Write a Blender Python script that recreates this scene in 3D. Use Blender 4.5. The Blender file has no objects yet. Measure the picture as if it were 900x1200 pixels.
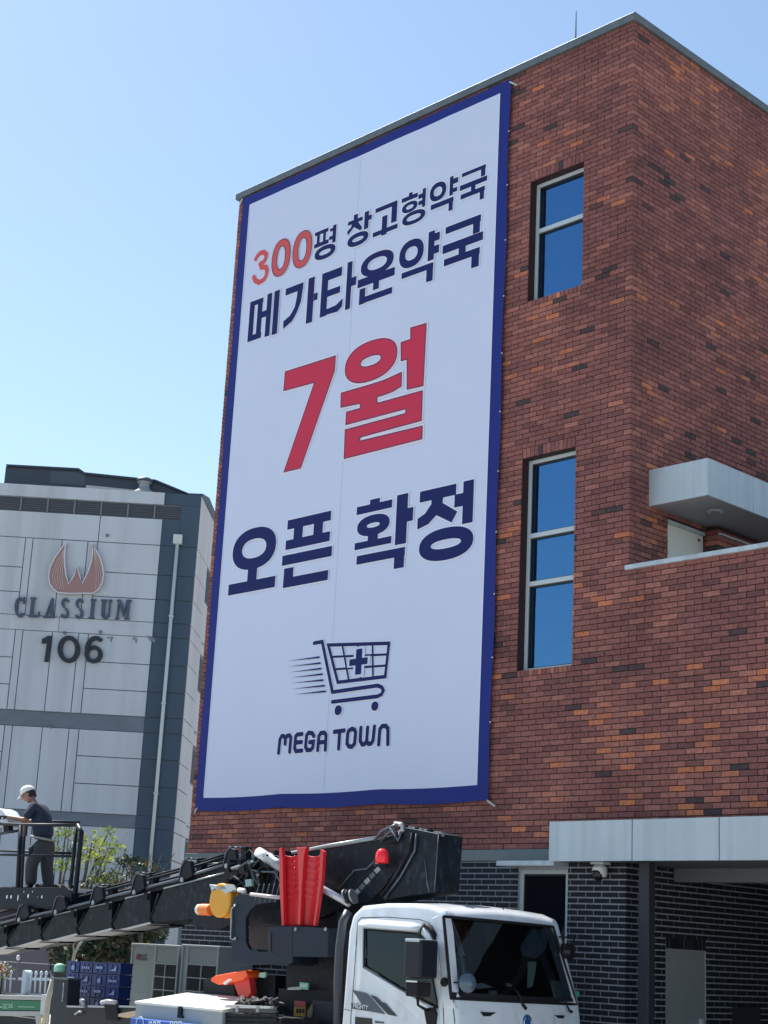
import bpy, bmesh, math, random
import numpy as np
from mathutils import Vector, Matrix, noise
from mathutils.geometry import tessellate_polygon
random.seed(7)
R_ = math.radians
scene = bpy.context.scene
col = scene.collection

# ------------------------------------------------------------------ camera
EYE = Vector((0, 0, 1.65))
FPX = 1883.63
YAW, PITCH, ROLL = -0.804557, 0.267719, 0.0508926
fwd = Vector((math.sin(YAW) * math.cos(PITCH), math.cos(YAW) * math.cos(PITCH), math.sin(PITCH)))
rt0 = Vector((math.cos(YAW), -math.sin(YAW), 0)); up0 = rt0.cross(fwd)
rt = rt0 * math.cos(ROLL) + up0 * math.sin(ROLL)
up = -rt0 * math.sin(ROLL) + up0 * math.cos(ROLL)
cd = bpy.data.cameras.new('camera'); cam = bpy.data.objects.new('camera', cd); col.objects.link(cam)
cam.matrix_world = Matrix(((rt.x, up.x, -fwd.x, EYE.x), (rt.y, up.y, -fwd.y, EYE.y), (rt.z, up.z, -fwd.z, EYE.z), (0, 0, 0, 1)))
cd.sensor_width = 36; cd.lens = 36 * FPX / 1200; cd.clip_start = .1; cd.clip_end = 3000
scene.camera = cam
# ------------------------------------------------------------------ light
SUN_EL, SUN_AZ = 56.0, -84.0          # azimuth from +Y towards +X
w = bpy.data.worlds.new('World'); scene.world = w; w.use_nodes = True
nt = w.node_tree; nt.nodes.clear()
sky = nt.nodes.new('ShaderNodeTexSky'); sky.sky_type = 'NISHITA'; sky.sun_disc = False
sky.sun_elevation = R_(SUN_EL); sky.sun_rotation = R_(SUN_AZ)
sky.air_density = 1.15; sky.dust_density = .5; sky.ozone_density = 1.3
bg = nt.nodes.new('ShaderNodeBackground'); bg.inputs[1].default_value = .10
wo = nt.nodes.new('ShaderNodeOutputWorld')
tint = nt.nodes.new('ShaderNodeMix'); tint.data_type = 'RGBA'; tint.blend_type = 'MULTIPLY'; tint.inputs[0].default_value = 1; tint.inputs[7].default_value = (1.0, 1.025, 1.0, 1)
nt.links.new(sky.outputs[0], tint.inputs[6]); nt.links.new(tint.outputs[2], bg.inputs[0]); nt.links.new(bg.outputs[0], wo.inputs[0])
sd = bpy.data.lights.new('sun', 'SUN'); sd.energy = 5.0; sd.angle = R_(.5); sd.color = (1, .96, .90)
so = bpy.data.objects.new('sun', sd); col.objects.link(so)
sdir = Vector((math.sin(R_(SUN_AZ)) * math.cos(R_(SUN_EL)), math.cos(R_(SUN_AZ)) * math.cos(R_(SUN_EL)), math.sin(R_(SUN_EL))))
so.rotation_euler = sdir.to_track_quat('Z', 'Y').to_euler(); so.location = (0, 0, 40)
scene.view_settings.view_transform = 'Standard'; scene.view_settings.look = 'None'
scene.view_settings.exposure = 0.80; scene.view_settings.gamma = 1

# ------------------------------------------------------------------ helpers
def ray(px, py):
    return rt * ((px - 450) / FPX) - up * ((py - 600) / FPX) + fwd
def at(px, py, Y=None, X=None, Z=None):
    """point of the scene seen at a place of the photograph, on the plane Y=, X= or Z="""
    d = ray(px, py)
    if Y is not None: t = (Y - EYE.y) / d.y
    elif X is not None: t = (X - EYE.x) / d.x
    else: t = (Z - EYE.z) / d.z
    return EYE + d * t

MATS = {}
def mat(name, color, rough=.6, metal=0, var=0, scale=8, bump=0, spec=.5, bscale=None, emit=None, coat=0):
    if name in MATS: return MATS[name]
    m = bpy.data.materials.new(name); m.use_nodes = True; n = m.node_tree; b = n.nodes['Principled BSDF']
    b.inputs['Base Color'].default_value = (*color, 1); b.inputs['Roughness'].default_value = rough
    b.inputs['Metallic'].default_value = metal; b.inputs['Specular IOR Level'].default_value = spec
    b.inputs['Coat Weight'].default_value = coat
    tc = n.nodes.new('ShaderNodeTexCoord')
    if var:
        no = n.nodes.new('ShaderNodeTexNoise'); no.inputs['Scale'].default_value = scale; no.inputs['Detail'].default_value = 6
        no.inputs['Roughness'].default_value = .65
        n.links.new(tc.outputs['Object'], no.inputs['Vector'])
        mr = n.nodes.new('ShaderNodeMapRange'); mr.inputs[1].default_value = .3; mr.inputs[2].default_value = .7
        mr.inputs[3].default_value = 1 - var; mr.inputs[4].default_value = 1 + var
        n.links.new(no.outputs['Fac'], mr.inputs[0])
        mx = n.nodes.new('ShaderNodeMix'); mx.data_type = 'RGBA'; mx.blend_type = 'MULTIPLY'; mx.inputs[0].default_value = 1
        mx.inputs[6].default_value = (*color, 1); n.links.new(mr.outputs[0], mx.inputs[7]); n.links.new(mx.outputs[2], b.inputs['Base Color'])
        m2 = n.nodes.new('ShaderNodeMapRange'); m2.inputs[3].default_value = max(0, rough - .12); m2.inputs[4].default_value = min(1, rough + .12)
        n.links.new(no.outputs['Fac'], m2.inputs[0]); n.links.new(m2.outputs[0], b.inputs['Roughness'])
    if bump:
        nb = n.nodes.new('ShaderNodeTexNoise'); nb.inputs['Scale'].default_value = bscale or scale * 3; nb.inputs['Detail'].default_value = 5
        n.links.new(tc.outputs['Object'], nb.inputs['Vector'])
        bu = n.nodes.new('ShaderNodeBump'); bu.inputs['Strength'].default_value = bump; bu.inputs['Distance'].default_value = .02
        n.links.new(nb.outputs['Fac'], bu.inputs['Height']); n.links.new(bu.outputs[0], b.inputs['Normal'])
    if emit:
        b.inputs['Emission Color'].default_value = (*emit[:3], 1); b.inputs['Emission Strength'].default_value = emit[3]
    MATS[name] = m; return m

def streaks(m, amt=.12, sc=(9, 9, .35), lo=.42, tint=(.5, .47, .42)):
    """rain streaks and grime: long vertical noise darkening the paint"""
    n = m.node_tree; b = n.nodes['Principled BSDF']; ge = n.nodes.new('ShaderNodeNewGeometry'); mp = n.nodes.new('ShaderNodeMapping')
    mp.inputs['Scale'].default_value = sc; no = n.nodes.new('ShaderNodeTexNoise'); no.inputs['Scale'].default_value = 1; no.inputs['Detail'].default_value = 5
    n.links.new(ge.outputs['Position'], mp.inputs[0]); n.links.new(mp.outputs[0], no.inputs['Vector'])
    mr = n.nodes.new('ShaderNodeMapRange'); mr.inputs[1].default_value = lo; mr.inputs[2].default_value = .78; mr.inputs[3].default_value = 0; mr.inputs[4].default_value = amt * 3
    n.links.new(no.outputs['Fac'], mr.inputs[0]); mx = n.nodes.new('ShaderNodeMix'); mx.data_type = 'RGBA'; mx.blend_type = 'MULTIPLY'
    n.links.new(mr.outputs[0], mx.inputs[0]); mx.inputs[7].default_value = (*tint, 1)
    lk = b.inputs['Base Color'].links
    if lk: n.links.new(lk[0].from_socket, mx.inputs[6])
    else: mx.inputs[6].default_value = b.inputs['Base Color'].default_value
    n.links.new(mx.outputs[2], b.inputs['Base Color'])

def glass_mat(name, tint, rough=.02, trans=0.0):
    m = bpy.data.materials.new(name); m.use_nodes = True; n = m.node_tree; n.nodes.clear()
    o = n.nodes.new('ShaderNodeOutputMaterial'); gl = n.nodes.new('ShaderNodeBsdfGlossy'); gl.inputs['Roughness'].default_value = rough
    gl.inputs['Color'].default_value = (*tint, 1); nw = n.nodes.new('ShaderNodeTexNoise'); nw.inputs['Scale'].default_value = 1.3; tcw = n.nodes.new('ShaderNodeTexCoord'); n.links.new(tcw.outputs['Object'], nw.inputs['Vector']); bw_ = n.nodes.new('ShaderNodeBump'); bw_.inputs['Strength'].default_value = .25; bw_.inputs['Distance'].default_value = .02; n.links.new(nw.outputs['Fac'], bw_.inputs['Height']); n.links.new(bw_.outputs[0], gl.inputs['Normal'])
    tr = n.nodes.new('ShaderNodeBsdfTransparent'); tr.inputs['Color'].default_value = (.45, .52, .55, 1)
    mx = n.nodes.new('ShaderNodeMixShader')
    fr = n.nodes.new('ShaderNodeFresnel'); fr.inputs[0].default_value = 1.5
    if trans:
        ma = n.nodes.new('ShaderNodeMath'); ma.operation = 'MULTIPLY'; ma.inputs[1].default_value = 1.0
        n.links.new(fr.outputs[0], ma.inputs[0]); n.links.new(ma.outputs[0], mx.inputs[0])
        n.links.new(tr.outputs[0], mx.inputs[1]); n.links.new(gl.outputs[0], mx.inputs[2])
    else:
        di = n.nodes.new('ShaderNodeBsdfDiffuse'); di.inputs['Color'].default_value = (.012, .02, .035, 1)
        mx.inputs[0].default_value = .62
        n.links.new(di.outputs[0], mx.inputs[1]); n.links.new(gl.outputs[0], mx.inputs[2])
    n.links.new(mx.outputs[0], o.inputs[0]); return m

class MB:
    def __init__(s): s.v = []; s.f = []; s.a = []
    def add(s, vs, fs):
        k = len(s.v); s.v += [tuple(v) for v in vs]; s.f += [tuple(i + k for i in f) for f in fs]; return s
    def box(s, x0, x1, y0, y1, z0, z1):
        if x0 > x1: x0, x1 = x1, x0
        if y0 > y1: y0, y1 = y1, y0
        if z0 > z1: z0, z1 = z1, z0
        return s.add([(x0,y0,z0),(x1,y0,z0),(x1,y1,z0),(x0,y1,z0),(x0,y0,z1),(x1,y0,z1),(x1,y1,z1),(x0,y1,z1)],
              [(0,3,2,1),(4,5,6,7),(0,1,5,4),(1,2,6,5),(2,3,7,6),(3,0,4,7)])
    def prism(s, pts, off):
        """closed 3-D polygon pushed along off"""
        pts = [Vector(p) for p in pts]; off = Vector(off); n = len(pts)
        nn = Vector((0, 0, 0))
        for i in range(n):
            a = pts[i]; b = pts[(i + 1) % n]; nn += a.cross(b)
        if nn.dot(off) > 0: pts.reverse()
        k = len(s.v); s.v += [tuple(p) for p in pts] + [tuple(p + off) for p in pts]
        for t in tessellate_polygon([pts]):
            a, b, c = t
            nr = (pts[b] - pts[a]).cross(pts[c] - pts[a])
            if nr.dot(off) > 0: a, c = c, a
            s.f.append((k + a, k + b, k + c)); s.f.append((k + n + c, k + n + b, k + n + a))
        for i in range(n):
            j = (i + 1) % n; s.f.append((k + i, k + n + i, k + n + j, k + j))
        return s
    def flat(s, pts, nrm):
        pts = [Vector(p) for p in pts]; nrm = Vector(nrm); k = len(s.v); s.v += [tuple(p) for p in pts]
        for a, b, c in tessellate_polygon([pts]):
            if (pts[b] - pts[a]).cross(pts[c] - pts[a]).dot(nrm) < 0: a, c = c, a
            s.f.append((k + a, k + b, k + c))
        return s
    def tube(s, pts, r, n=8, caps=True):
        pts = [Vector(p) for p in pts]; rs = r if isinstance(r, (list, tuple)) else [r] * len(pts)
        k = len(s.v); pv = None
        for i, p in enumerate(pts):
            d = (pts[min(i + 1, len(pts) - 1)] - pts[max(i - 1, 0)]).normalized()
            if pv is None:
                a = Vector((0, 0, 1)) if abs(d.z) < .9 else Vector((1, 0, 0)); x = d.cross(a).normalized()
            else:
                x = (pv - d * pv.dot(d)).normalized()
            pv = x; y = d.cross(x)
            for j in range(n):
                t = 2 * math.pi * j / n; s.v.append(tuple(p + (x * math.cos(t) + y * math.sin(t)) * rs[i]))
        for i in range(len(pts) - 1):
            for j in range(n):
                a = k + i * n + j; b = k + i * n + (j + 1) % n; s.f.append((a, b, b + n, a + n))
        if caps:
            s.f.append(tuple(k + j for j in reversed(range(n)))); s.f.append(tuple(k + (len(pts) - 1) * n + j for j in range(n)))
        return s
    def lathe(s, c, axis, prof, n=24):
        """prof: (radius, height along axis) pairs"""
        c = Vector(c); ax = Vector(axis).normalized(); a = Vector((0, 0, 1)) if abs(ax.z) < .9 else Vector((1, 0, 0))
        x = ax.cross(a).normalized(); y = ax.cross(x); k = len(s.v)
        for r, h in prof:
            for j in range(n):
                t = 2 * math.pi * j / n; s.v.append(tuple(c + ax * h + (x * math.cos(t) + y * math.sin(t)) * max(r, 1e-4)))
        for i in range(len(prof) - 1):
            for j in range(n):
                a = k + i * n + j; b = k + i * n + (j + 1) % n; s.f.append((a, a + n, b + n, b) if 0 else (a, b, b + n, a + n))
        s.f.append(tuple(k + j for j in reversed(range(n)))); s.f.append(tuple(k + (len(prof) - 1) * n + j for j in range(n)))
        return s
    def grid(s, P):
        """P[i][j] rows of points"""
        k = len(s.v); m = len(P[0])
        for r in P: s.v += [tuple(p) for p in r]
        for i in range(len(P) - 1):
            for j in range(m - 1):
                a = k + i * m + j; s.f.append((a, a + 1, a + m + 1, a + m))
        return s
    def build(s, name, m, parent=None, smooth=False, bevel=0, solid=0, kind=None, label=None, sub=0):
        me = bpy.data.meshes.new(name); me.from_pydata(s.v, [], s.f); me.update()
        if smooth:
            for p in me.polygons: p.use_smooth = True
        ms = m if isinstance(m, (list, tuple)) else [m]
        for q in ms: me.materials.append(q)
        o = bpy.data.objects.new(name, me); col.objects.link(o)
        if parent:
            o.parent = parent; o.matrix_parent_inverse = Matrix.Translation(-parent.location) if parent.type == 'EMPTY' else Matrix()
        if solid:
            md = o.modifiers.new('s', 'SOLIDIFY'); md.thickness = solid; md.offset = 0
        if sub:
            md = o.modifiers.new('u', 'SUBSURF'); md.levels = md.render_levels = sub
        if bevel:
            md = o.modifiers.new('b', 'BEVEL'); md.width = bevel; md.segments = 2; md.limit_method = 'ANGLE'; md.angle_limit = R_(35)
            for p in me.polygons: p.use_smooth = True
            md.harden_normals = True
        if kind: o['kind'] = kind
        if label: o['label'] = label
        return o
def thing(name, label, cat, loc=(0, 0, 0), group=None):
    o = bpy.data.objects.new(name, None); col.objects.link(o); o.location = loc
    o.empty_display_size = .2
    o['label'] = label; o['category'] = cat
    if group: o['group'] = group
    return o
def tag(o, label, cat, group=None):
    o['label'] = label; o['category'] = cat
    if group: o['group'] = group
    return o
def share(name, me, parent, M=None):
    o = bpy.data.objects.new(name, me); col.objects.link(o); o.parent = parent
    if M is not None: o.matrix_parent_inverse = Matrix.Translation(-parent.location) if parent.type == 'EMPTY' else Matrix(); o.location = M
    return o

# ------------------------------------------------------------------ materials
def brick_mat(name, stops, rough=.78):
    m = bpy.data.materials.new(name); m.use_nodes = True; n = m.node_tree; b = n.nodes['Principled BSDF']; b.inputs['Specular IOR Level'].default_value = .25
    at_ = n.nodes.new('ShaderNodeAttribute'); at_.attribute_name = 'tone'
    cr = n.nodes.new('ShaderNodeValToRGB'); cr.color_ramp.interpolation = 'LINEAR'
    e = cr.color_ramp.elements
    while len(e) > 1: e.remove(e[-1])
    e[0].position = stops[0][0]; e[0].color = (*stops[0][1], 1)
    for p, c in stops[1:]: q = e.new(p); q.color = (*c, 1)
    n.links.new(at_.outputs['Fac'], cr.inputs[0])
    ge = n.nodes.new('ShaderNodeNewGeometry'); no = n.nodes.new('ShaderNodeTexNoise'); no.inputs['Scale'].default_value = 22; no.inputs['Detail'].default_value = 5
    n.links.new(ge.outputs['Position'], no.inputs['Vector'])
    mr = n.nodes.new('ShaderNodeMapRange'); mr.inputs[1].default_value = .25; mr.inputs[2].default_value = .75; mr.inputs[3].default_value = .72; mr.inputs[4].default_value = 1.28
    n.links.new(no.outputs['Fac'], mr.inputs[0])
    mx = n.nodes.new('ShaderNodeMix'); mx.data_type = 'RGBA'; mx.blend_type = 'MULTIPLY'; mx.inputs[0].default_value = 1
    n.links.new(cr.outputs[0], mx.inputs[6]); n.links.new(mr.outputs[0], mx.inputs[7])
    n2 = n.nodes.new('ShaderNodeTexNoise'); n2.inputs['Scale'].default_value = .9; n2.inputs['Detail'].default_value = 4; n.links.new(ge.outputs['Position'], n2.inputs['Vector'])
    m2 = n.nodes.new('ShaderNodeMapRange'); m2.inputs[1].default_value = .3; m2.inputs[2].default_value = .7; m2.inputs[3].default_value = .86; m2.inputs[4].default_value = 1.12
    n.links.new(n2.outputs['Fac'], m2.inputs[0])
    mx2 = n.nodes.new('ShaderNodeMix'); mx2.data_type = 'RGBA'; mx2.blend_type = 'MULTIPLY'; mx2.inputs[0].default_value = 1
    n.links.new(mx.outputs[2], mx2.inputs[6]); n.links.new(m2.outputs[0], mx2.inputs[7])
    n.links.new(mx2.outputs[2], b.inputs['Base Color']); b.inputs['Roughness'].default_value = rough
    bu = n.nodes.new('ShaderNodeBump'); bu.inputs['Strength'].default_value = .5; bu.inputs['Distance'].default_value = .01
    n3 = n.nodes.new('ShaderNodeTexNoise'); n3.inputs['Scale'].default_value = 60; n.links.new(ge.outputs['Position'], n3.inputs['Vector'])
    n.links.new(n3.outputs['Fac'], bu.inputs['Height']); n.links.new(bu.outputs[0], b.inputs['Normal'])
    return m
M_RED = brick_mat('red_brick', [(0, (.060, .048, .055)), (.18, (.085, .052, .052)), (.24, (.165, .068, .064)), (.52, (.265, .102, .088)), (.76, (.40, .160, .120)), (.9, (.46, .150, .080)), (1, (.60, .21, .10))])
M_BLACK = brick_mat('dark_brick', [(0, (.010, .012, .018)), (1, (.019, .023, .032))], .7)
M_MORT = mat('dark_mortar', (.034, .015, .016), .95, var=.2, scale=20)
M_MORT2 = mat('pale_mortar', (.33, .35, .39), .9, var=.2, scale=20)
M_COP = mat('coping_metal', (.14, .16, .17), .5, .3, var=.12)
M_ALU = mat('white_aluminium', (.47, .54, .58), .38, 0, var=.05, scale=2, bump=.03, bscale=3)
M_CAP = mat('parapet_cap', (.50, .56, .60), .4, .2, var=.1)
M_BAND = mat('grey_band', (.16, .19, .20), .5, .2, var=.08)
M_FRAME = mat('window_frame', (.52, .58, .60), .4, .1)
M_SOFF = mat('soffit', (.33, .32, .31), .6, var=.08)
streaks(M_ALU, .10); streaks(M_CAP, .2, (6, 6, 2)); streaks(M_RED, .10, (3, 3, .25), .5); streaks(M_COP, .15, (5, 5, 5))
M_DARK = mat('dark_metal', (.018, .021, .026), .38, .2, var=.25, scale=14, bump=.1)
M_BLK = mat('black_plastic', (.012, .012, .014), .45)
M_GLASS = glass_mat('mirror_glass', (.12, .31, .57))
M_DGLASS = mat('dark_glass', (.008, .009, .014), .08, spec=.25)
M_CGLASS = glass_mat('cab_glass', (.8, .9, 1), .01, trans=1)
# ================================================================== SETTING
GZ = 0.0
g = MB(); N = 30
g.add([(-900, -900, 0), (900, -900, 0), (900, 900, 0), (-900, 900, 0)], [(0, 1, 2, 3)])
o = g.build('ground', mat('asphalt', (.32, .315, .305), .9, var=.28, scale=.6, bump=.4, bscale=60)); o['kind'] = 'structure'
g = MB().box(-60, 20, 14.15, 15.0, 0.004, .13)
o = g.build('pavement', mat('paving_concrete', (.26, .25, .23), .85, var=.2, scale=3, bump=.2)); o['kind'] = 'structure'

# ================================================================== BRICK BUILDING
D = 15.0; XC = -11.34; XL = -19.42; ZB0 = 2.94; CH = .0678; BL = .2315; NC = 157
ZTOP = ZB0 + NC * CH
YB = 24.5
bld = thing('brick_building', 'three storey red brick building with a black brick ground floor', 'building', (-15.4, 19.5, 0))
WIN = [(-13.05, -12.14, ZB0 + 105 * CH, ZB0 + 131 * CH), (-13.06, -12.19, ZB0 + 32 * CH, ZB0 + 73 * CH)]
ZPAR = ZB0 + 48 * CH

def rect_sub(x0, x1, z0, z1, holes):
    zs = sorted({z0, z1, *[h[2] for h in holes], *[h[3] for h in holes]}); zs = [z for z in zs if z0 <= z <= z1]
    out = []
    for a, b in zip(zs, zs[1:]):
        iv = [(x0, x1)]
        for h in holes:
            if h[2] < b - 1e-6 and h[3] > a + 1e-6:
                nv = []
                for p, q in iv:
                    if h[1] <= p or h[0] >= q: nv.append((p, q)); continue
                    if h[0] > p: nv.append((p, h[0]))
                    if h[1] < q: nv.append((h[1], q))
                iv = nv
        out += [(p, q, a, b) for p, q in iv]
    return out
# backing walls in mortar (front, right return, low front wall, ground floor)
m = MB()
for a, b, c, d in rect_sub(XL + .008, XC - .008, ZB0, ZTOP, WIN): m.box(a, b, D + .012, D + .32, c, d)
m.box(XL + .008, XL + .3, D + .32, YB, ZB0, ZTOP)
TD = (15.78, 16.57, 5.1, 6.985)      # terrace door opening on the right return (y0,y1,z0,z1)
for a, b, c, d in rect_sub(D + .32, YB, ZPAR - 1.1, ZTOP, [TD]): m.box(XC - .3, XC - .012, a, b, c, d)
m.box(XC - .3, XC - .012, D + .32, YB, ZB0, ZPAR - 1.1)
m.box(XL + .3, XC - .3, YB - .3, YB, ZB0, ZTOP)
m.box(XC - .0085, -5.0, D + .012, D + .25, 3.02, ZPAR - .01)      # low wall in front of the terrace
m.box(-5.25, -5.0, D + .25, YB, 3.02, ZPAR - .01)
wall = m.build('mortar_wall', M_MORT, bld)
m = MB().box(XL + .3, XC - .3, D + .32, YB - .3, ZTOP - .6, ZTOP - .45)
m.box(XC, -5.25, D + .25, YB, 4.95, 5.08)
m.build('roof_slab', mat('roof_concrete', (.3, .3, .29), .9), bld)
# coping
m = MB(); cz0, cz1 = ZTOP - .012, ZTOP + .10
m.box(XL - .05, XC + .05, D - .05, D + .38, cz0, cz1); m.box(XC - .35, XC + .05, D + .38, YB + .05, cz0, cz1)
m.box(XL - .05, XL + .35, D + .38, YB + .05, cz0, cz1); m.box(XL + .35, XC - .35, YB - .33, YB + .05, cz0, cz1)
m.build('roof_coping', M_COP, bld, bevel=.008)
m = MB(); m.box(XC - .035, -4.96, D - .045, D + .29, ZPAR - .012, ZPAR + .045)
m.build('parapet_cap', M_CAP, bld, bevel=.006)

# bricks: every brick (x, z, length, height, tone) on a wall described by a frame
def tone(u, v, seed):
    a = noise.noise(Vector((u * .55 + v * .25, v * .9 - u * .2, seed))); b2 = noise.noise(Vector((u * 1.7, v * 2.6, seed + 9)))
    r = random.random(); t = .48 + .15 * a + .10 * b2 + random.gauss(0, .10)
    t = min(max(t, .24), .76)
    lowr = max(0, min(1, (8.0 - v) / 5)) * .035
    if r < .018 + max(0, -a) * .07: t = random.uniform(.02, .2)
    elif r > .985 - lowr - max(0, a) * .18 - max(0, b2) * .07: t = random.uniform(.76, .98)
    return t
red = []; black = []
def course_run(store, frame, k, z0, h, ivs, off, depth, seed, jt=.0105, lo=None):
    for a, b in ivs:
        i0 = math.floor((a - off) / BL)
        x = off + i0 * BL
        while x < b - 1e-6:
            p, q = max(x, a), min(x + BL, b); x += BL
            if 0 < b - q < .03: q = b
            if q - p < .03: continue
            full = abs(q - p - BL) < 1e-4
            store.append((frame, p + jt / 2, q - jt / 2, z0 + jt / 2, z0 + h - jt / 2, depth, tone(p, z0, seed), full))
def cut(iv, holes):
    out = [iv]
    for h0, h1 in holes:
        nv = []
        for a, b in out:
            if h1 <= a or h0 >= b: nv.append((a, b)); continue
            if h0 > a + .02: nv.append((a, h0))
            if h1 < b - .02: nv.append((h1, b))
        out = nv
    return out
for k in range(NC):
    z0 = ZB0 + k * CH; zc = z0 + CH / 2; odd = k % 2
    holes = []
    for (a, b, c, d) in WIN:
        if c - CH < zc < d + 2 * CH: holes.append((a, b))
    xr = XC if z0 < ZPAR - .01 - 1e9 else XC
    if z0 < ZPAR - .02:                      # continues to the right in the low wall
        if z0 + CH > 3.235 or True:
            xr = -5.0
    off = XC - BL * 40 + (0 if odd == 0 else BL / 2 + .0)
    if xr == XC:
        end = XC + .004 if odd == 0 else XC - .105
        start = XL
        ivs = cut((XL, end), holes)
    else:
        ivs = cut((XL, xr), holes)
        if zc < 3.22: ivs = [(a, min(b, -11.30)) for a, b in ivs]
    course_run(red, 'F', k, z0, CH, ivs, off, .10, 1.3)
    # right return
    if z0 > 5.0:
        y0 = D + .105 if odd == 0 else D - .005
        if z0 < ZPAR - .02: y0 = D + .30
        ho = [(TD[0], TD[1])] if zc < TD[3] + .02 and zc > TD[2] else []
        course_run(red, 'R', k, z0, CH, cut((y0, YB), ho), D + .105 - BL * (0 if odd == 0 else .5), .10, 5.1)
for (a, b, c, d) in WIN:                      # soldier heads and rowlock sills
    n = 13; pw = (b - a) / n
    for i in range(n):
        red.append(('F', a + i * pw + .004, a + (i + 1) * pw - .004, d + .004, d + 2 * CH - .004, .10, tone(a + i, d, 8) , False))
        red.append(('F', a + i * pw + .004, a + (i + 1) * pw - .004, c - CH + .003, c - .004 + .012, .13, tone(a + i, c, 9), False))
# pier right of the terrace door
PX = (XC + .001, XC + .18); 
for k in range(NC):
    z0 = ZB0 + k * CH
    if 5.05 < z0 < 7.0:
        red.append(('P', 16.58, 16.58 + BL - .01, z0 + .005, z0 + CH - .005, .17, tone(k, 3, 2), False))
        y = 16.58 + BL
        while y < 20: red.append(('P', y, y + BL - .01, z0 + .005, z0 + CH - .005, .1, tone(y, z0, 2), False)); y += BL
MB().box(XC + .002, XC + .170, 16.59, 20, 5.09, 7.05).build('mortar_pier', M_MORT, bld)

# ground floor in black brick
RW = XC                                        # side wall of the drive-in recess
EW = (-12.94, -12.19, .15, 2.70)               # entry window
ZB1 = 2.80
m = MB()
for a, b, c, d in rect_sub(XL + .008, RW - .006, 0, ZB1 - .003, [EW]): m.box(a, b, D + .007, D + .3, c, d)
SP = (15.76, 16.56, 0.0, 1.86)                 # steel door in the side wall
for a, b, c, d in rect_sub(D + .3, YB, 0, ZB1 - .003, [SP]): m.box(RW - .3, RW - .007, a, b, c, d)
m.box(RW - .29, -5.0, 21.0, 21.3, 0, ZB1 - .003); m.box(-5.25, -5.0, D + .3, 21.0, 0, ZB1 - .003)
m.build('pale_mortar_wall', M_MORT2, bld)
kk = int(ZB1 / CH)
for k in range(kk):
    z0 = ZB1 - .01 - (k + 1) * CH; odd = k % 2; zc = z0 + CH / 2
    if z0 < 0: continue
    ho = [(EW[0], EW[1])] if EW[2] < zc < EW[3] + .01 else []
    end = RW + .008 if odd == 0 else RW - .105
    course_run(black, 'F', k, z0, CH, cut((XL, end), ho), RW - BL * 40 - (0 if odd == 0 else BL / 2), .10, 3, jt=.016)
    ho = [(SP[0], SP[1])] if zc < SP[3] + 2 * CH else []
    course_run(black, 'R', k, z0, CH, cut((D + .105 if odd == 0 else D - .008, 21.0), ho), D + .105 - BL * (0 if odd == 0 else .5), .10, 3, jt=.016)
for i in range(11):
    pw = .8 / 11; black.append(('R', 15.76 + i * pw + .006, 15.76 + (i + 1) * pw - .006, SP[3] + .006, SP[3] + 2 * CH - .006, .1, .4, False))
def bcorners(b):
    fr, p, q, z0, z1, dep, t, full = b
    if fr == 'F': return (p, q, D, D + dep, z0, z1)
    if fr == 'R': return (XC - dep, XC, p, q, z0, z1)
    return (XC + .18 - dep, XC + .18, p, q, z0, z1)
def project(P):
    d = P - EYE; zc = d.dot(fwd); return 450 + FPX * d.dot(rt) / zc, 600 - FPX * d.dot(up) / zc
def area(b):
    x0, x1, y0, y1, z0, z1 = bcorners(b)
    P = [(x0, y0, z0), (x1, y0, z0), (x1, y0, z1), (x0, y0, z1)] if b[0] == 'F' else [(x1, y0, z0), (x1, y1, z0), (x1, y1, z1), (x1, y0, z1)]
    s = [project(Vector(p)) for p in P]; cx = sum(p[0] for p in s) / 4; cy = sum(p[1] for p in s) / 4
    A = abs(sum(s[i][0] * s[(i + 1) % 4][1] - s[(i + 1) % 4][0] * s[i][1] for i in range(4))) / 2
    return A, cx, cy
def emit_bricks(store, name, material, vis):
    cand = []
    for i, b in enumerate(store):
        if not b[7]: continue
        A, cx, cy = area(b)
        if 6 < cx < 894 and 6 < cy < 1194 and vis(b, cx, cy): cand.append((A, i))
    cand.sort(reverse=True); pick = {i for _, i in cand[:300]}
    # one shared mesh per tone step and wall direction for the separate bricks
    lib = {}
    m = MB(); tones = []
    for i, b in enumerate(store):
        x0, x1, y0, y1, z0, z1 = bcorners(b); jx = random.uniform(-.0022, .0022)
        if b[0] == 'F': y0 += jx
        else: x1 += jx
        if i in pick:
            key = (b[0], round(b[6] * 13)); 
            if key not in lib:
                q = MB().box(0, x1 - x0, 0, y1 - y0, 0, z1 - z0); me = bpy.data.meshes.new(name); me.from_pydata(q.v, [], q.f)
                me.materials.append(material); a = me.attributes.new('tone', 'FLOAT', 'FACE'); a.data.foreach_set('value', [key[1] / 13] * 6)
                lib[key] = me
            share(name, lib[key], bld, Vector((x0, y0, z0)))
        else:
            m.box(x0, x1, y0, y1, z0, z1); tones += [b[6]] * 6
    o = m.build(name + '_courses', material, bld, kind='stuff')
    a = o.data.attributes.new('tone', 'FLOAT', 'FACE'); a.data.foreach_set('value', tones)
def vis_red(b, x, y):
    if b[0] == 'F': return (x > 600 or (x > 232 and y > 948)) and not (y > 955 and x > 640) and y < 994 and not (270 < x < 545 and y > 962)
    if b[0] == 'R': return y < 650 and not (x > 758 and y > 545)
    return False
def vis_black(b, x, y):
    if b[0] == 'F': return (y > 1015 and (545 < x < 598 and y < 1060 or 668 < x)) or (225 < x < 270 and 1085 < y < 1160)
    return y > 1018 and b[1] > 14.9 and b[1] < 15.5 or (x > 766 and y > 1030)
emit_bricks(red, 'brick', M_RED, vis_red)
emit_bricks(black, 'black_brick', M_BLACK, vis_black)

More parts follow.
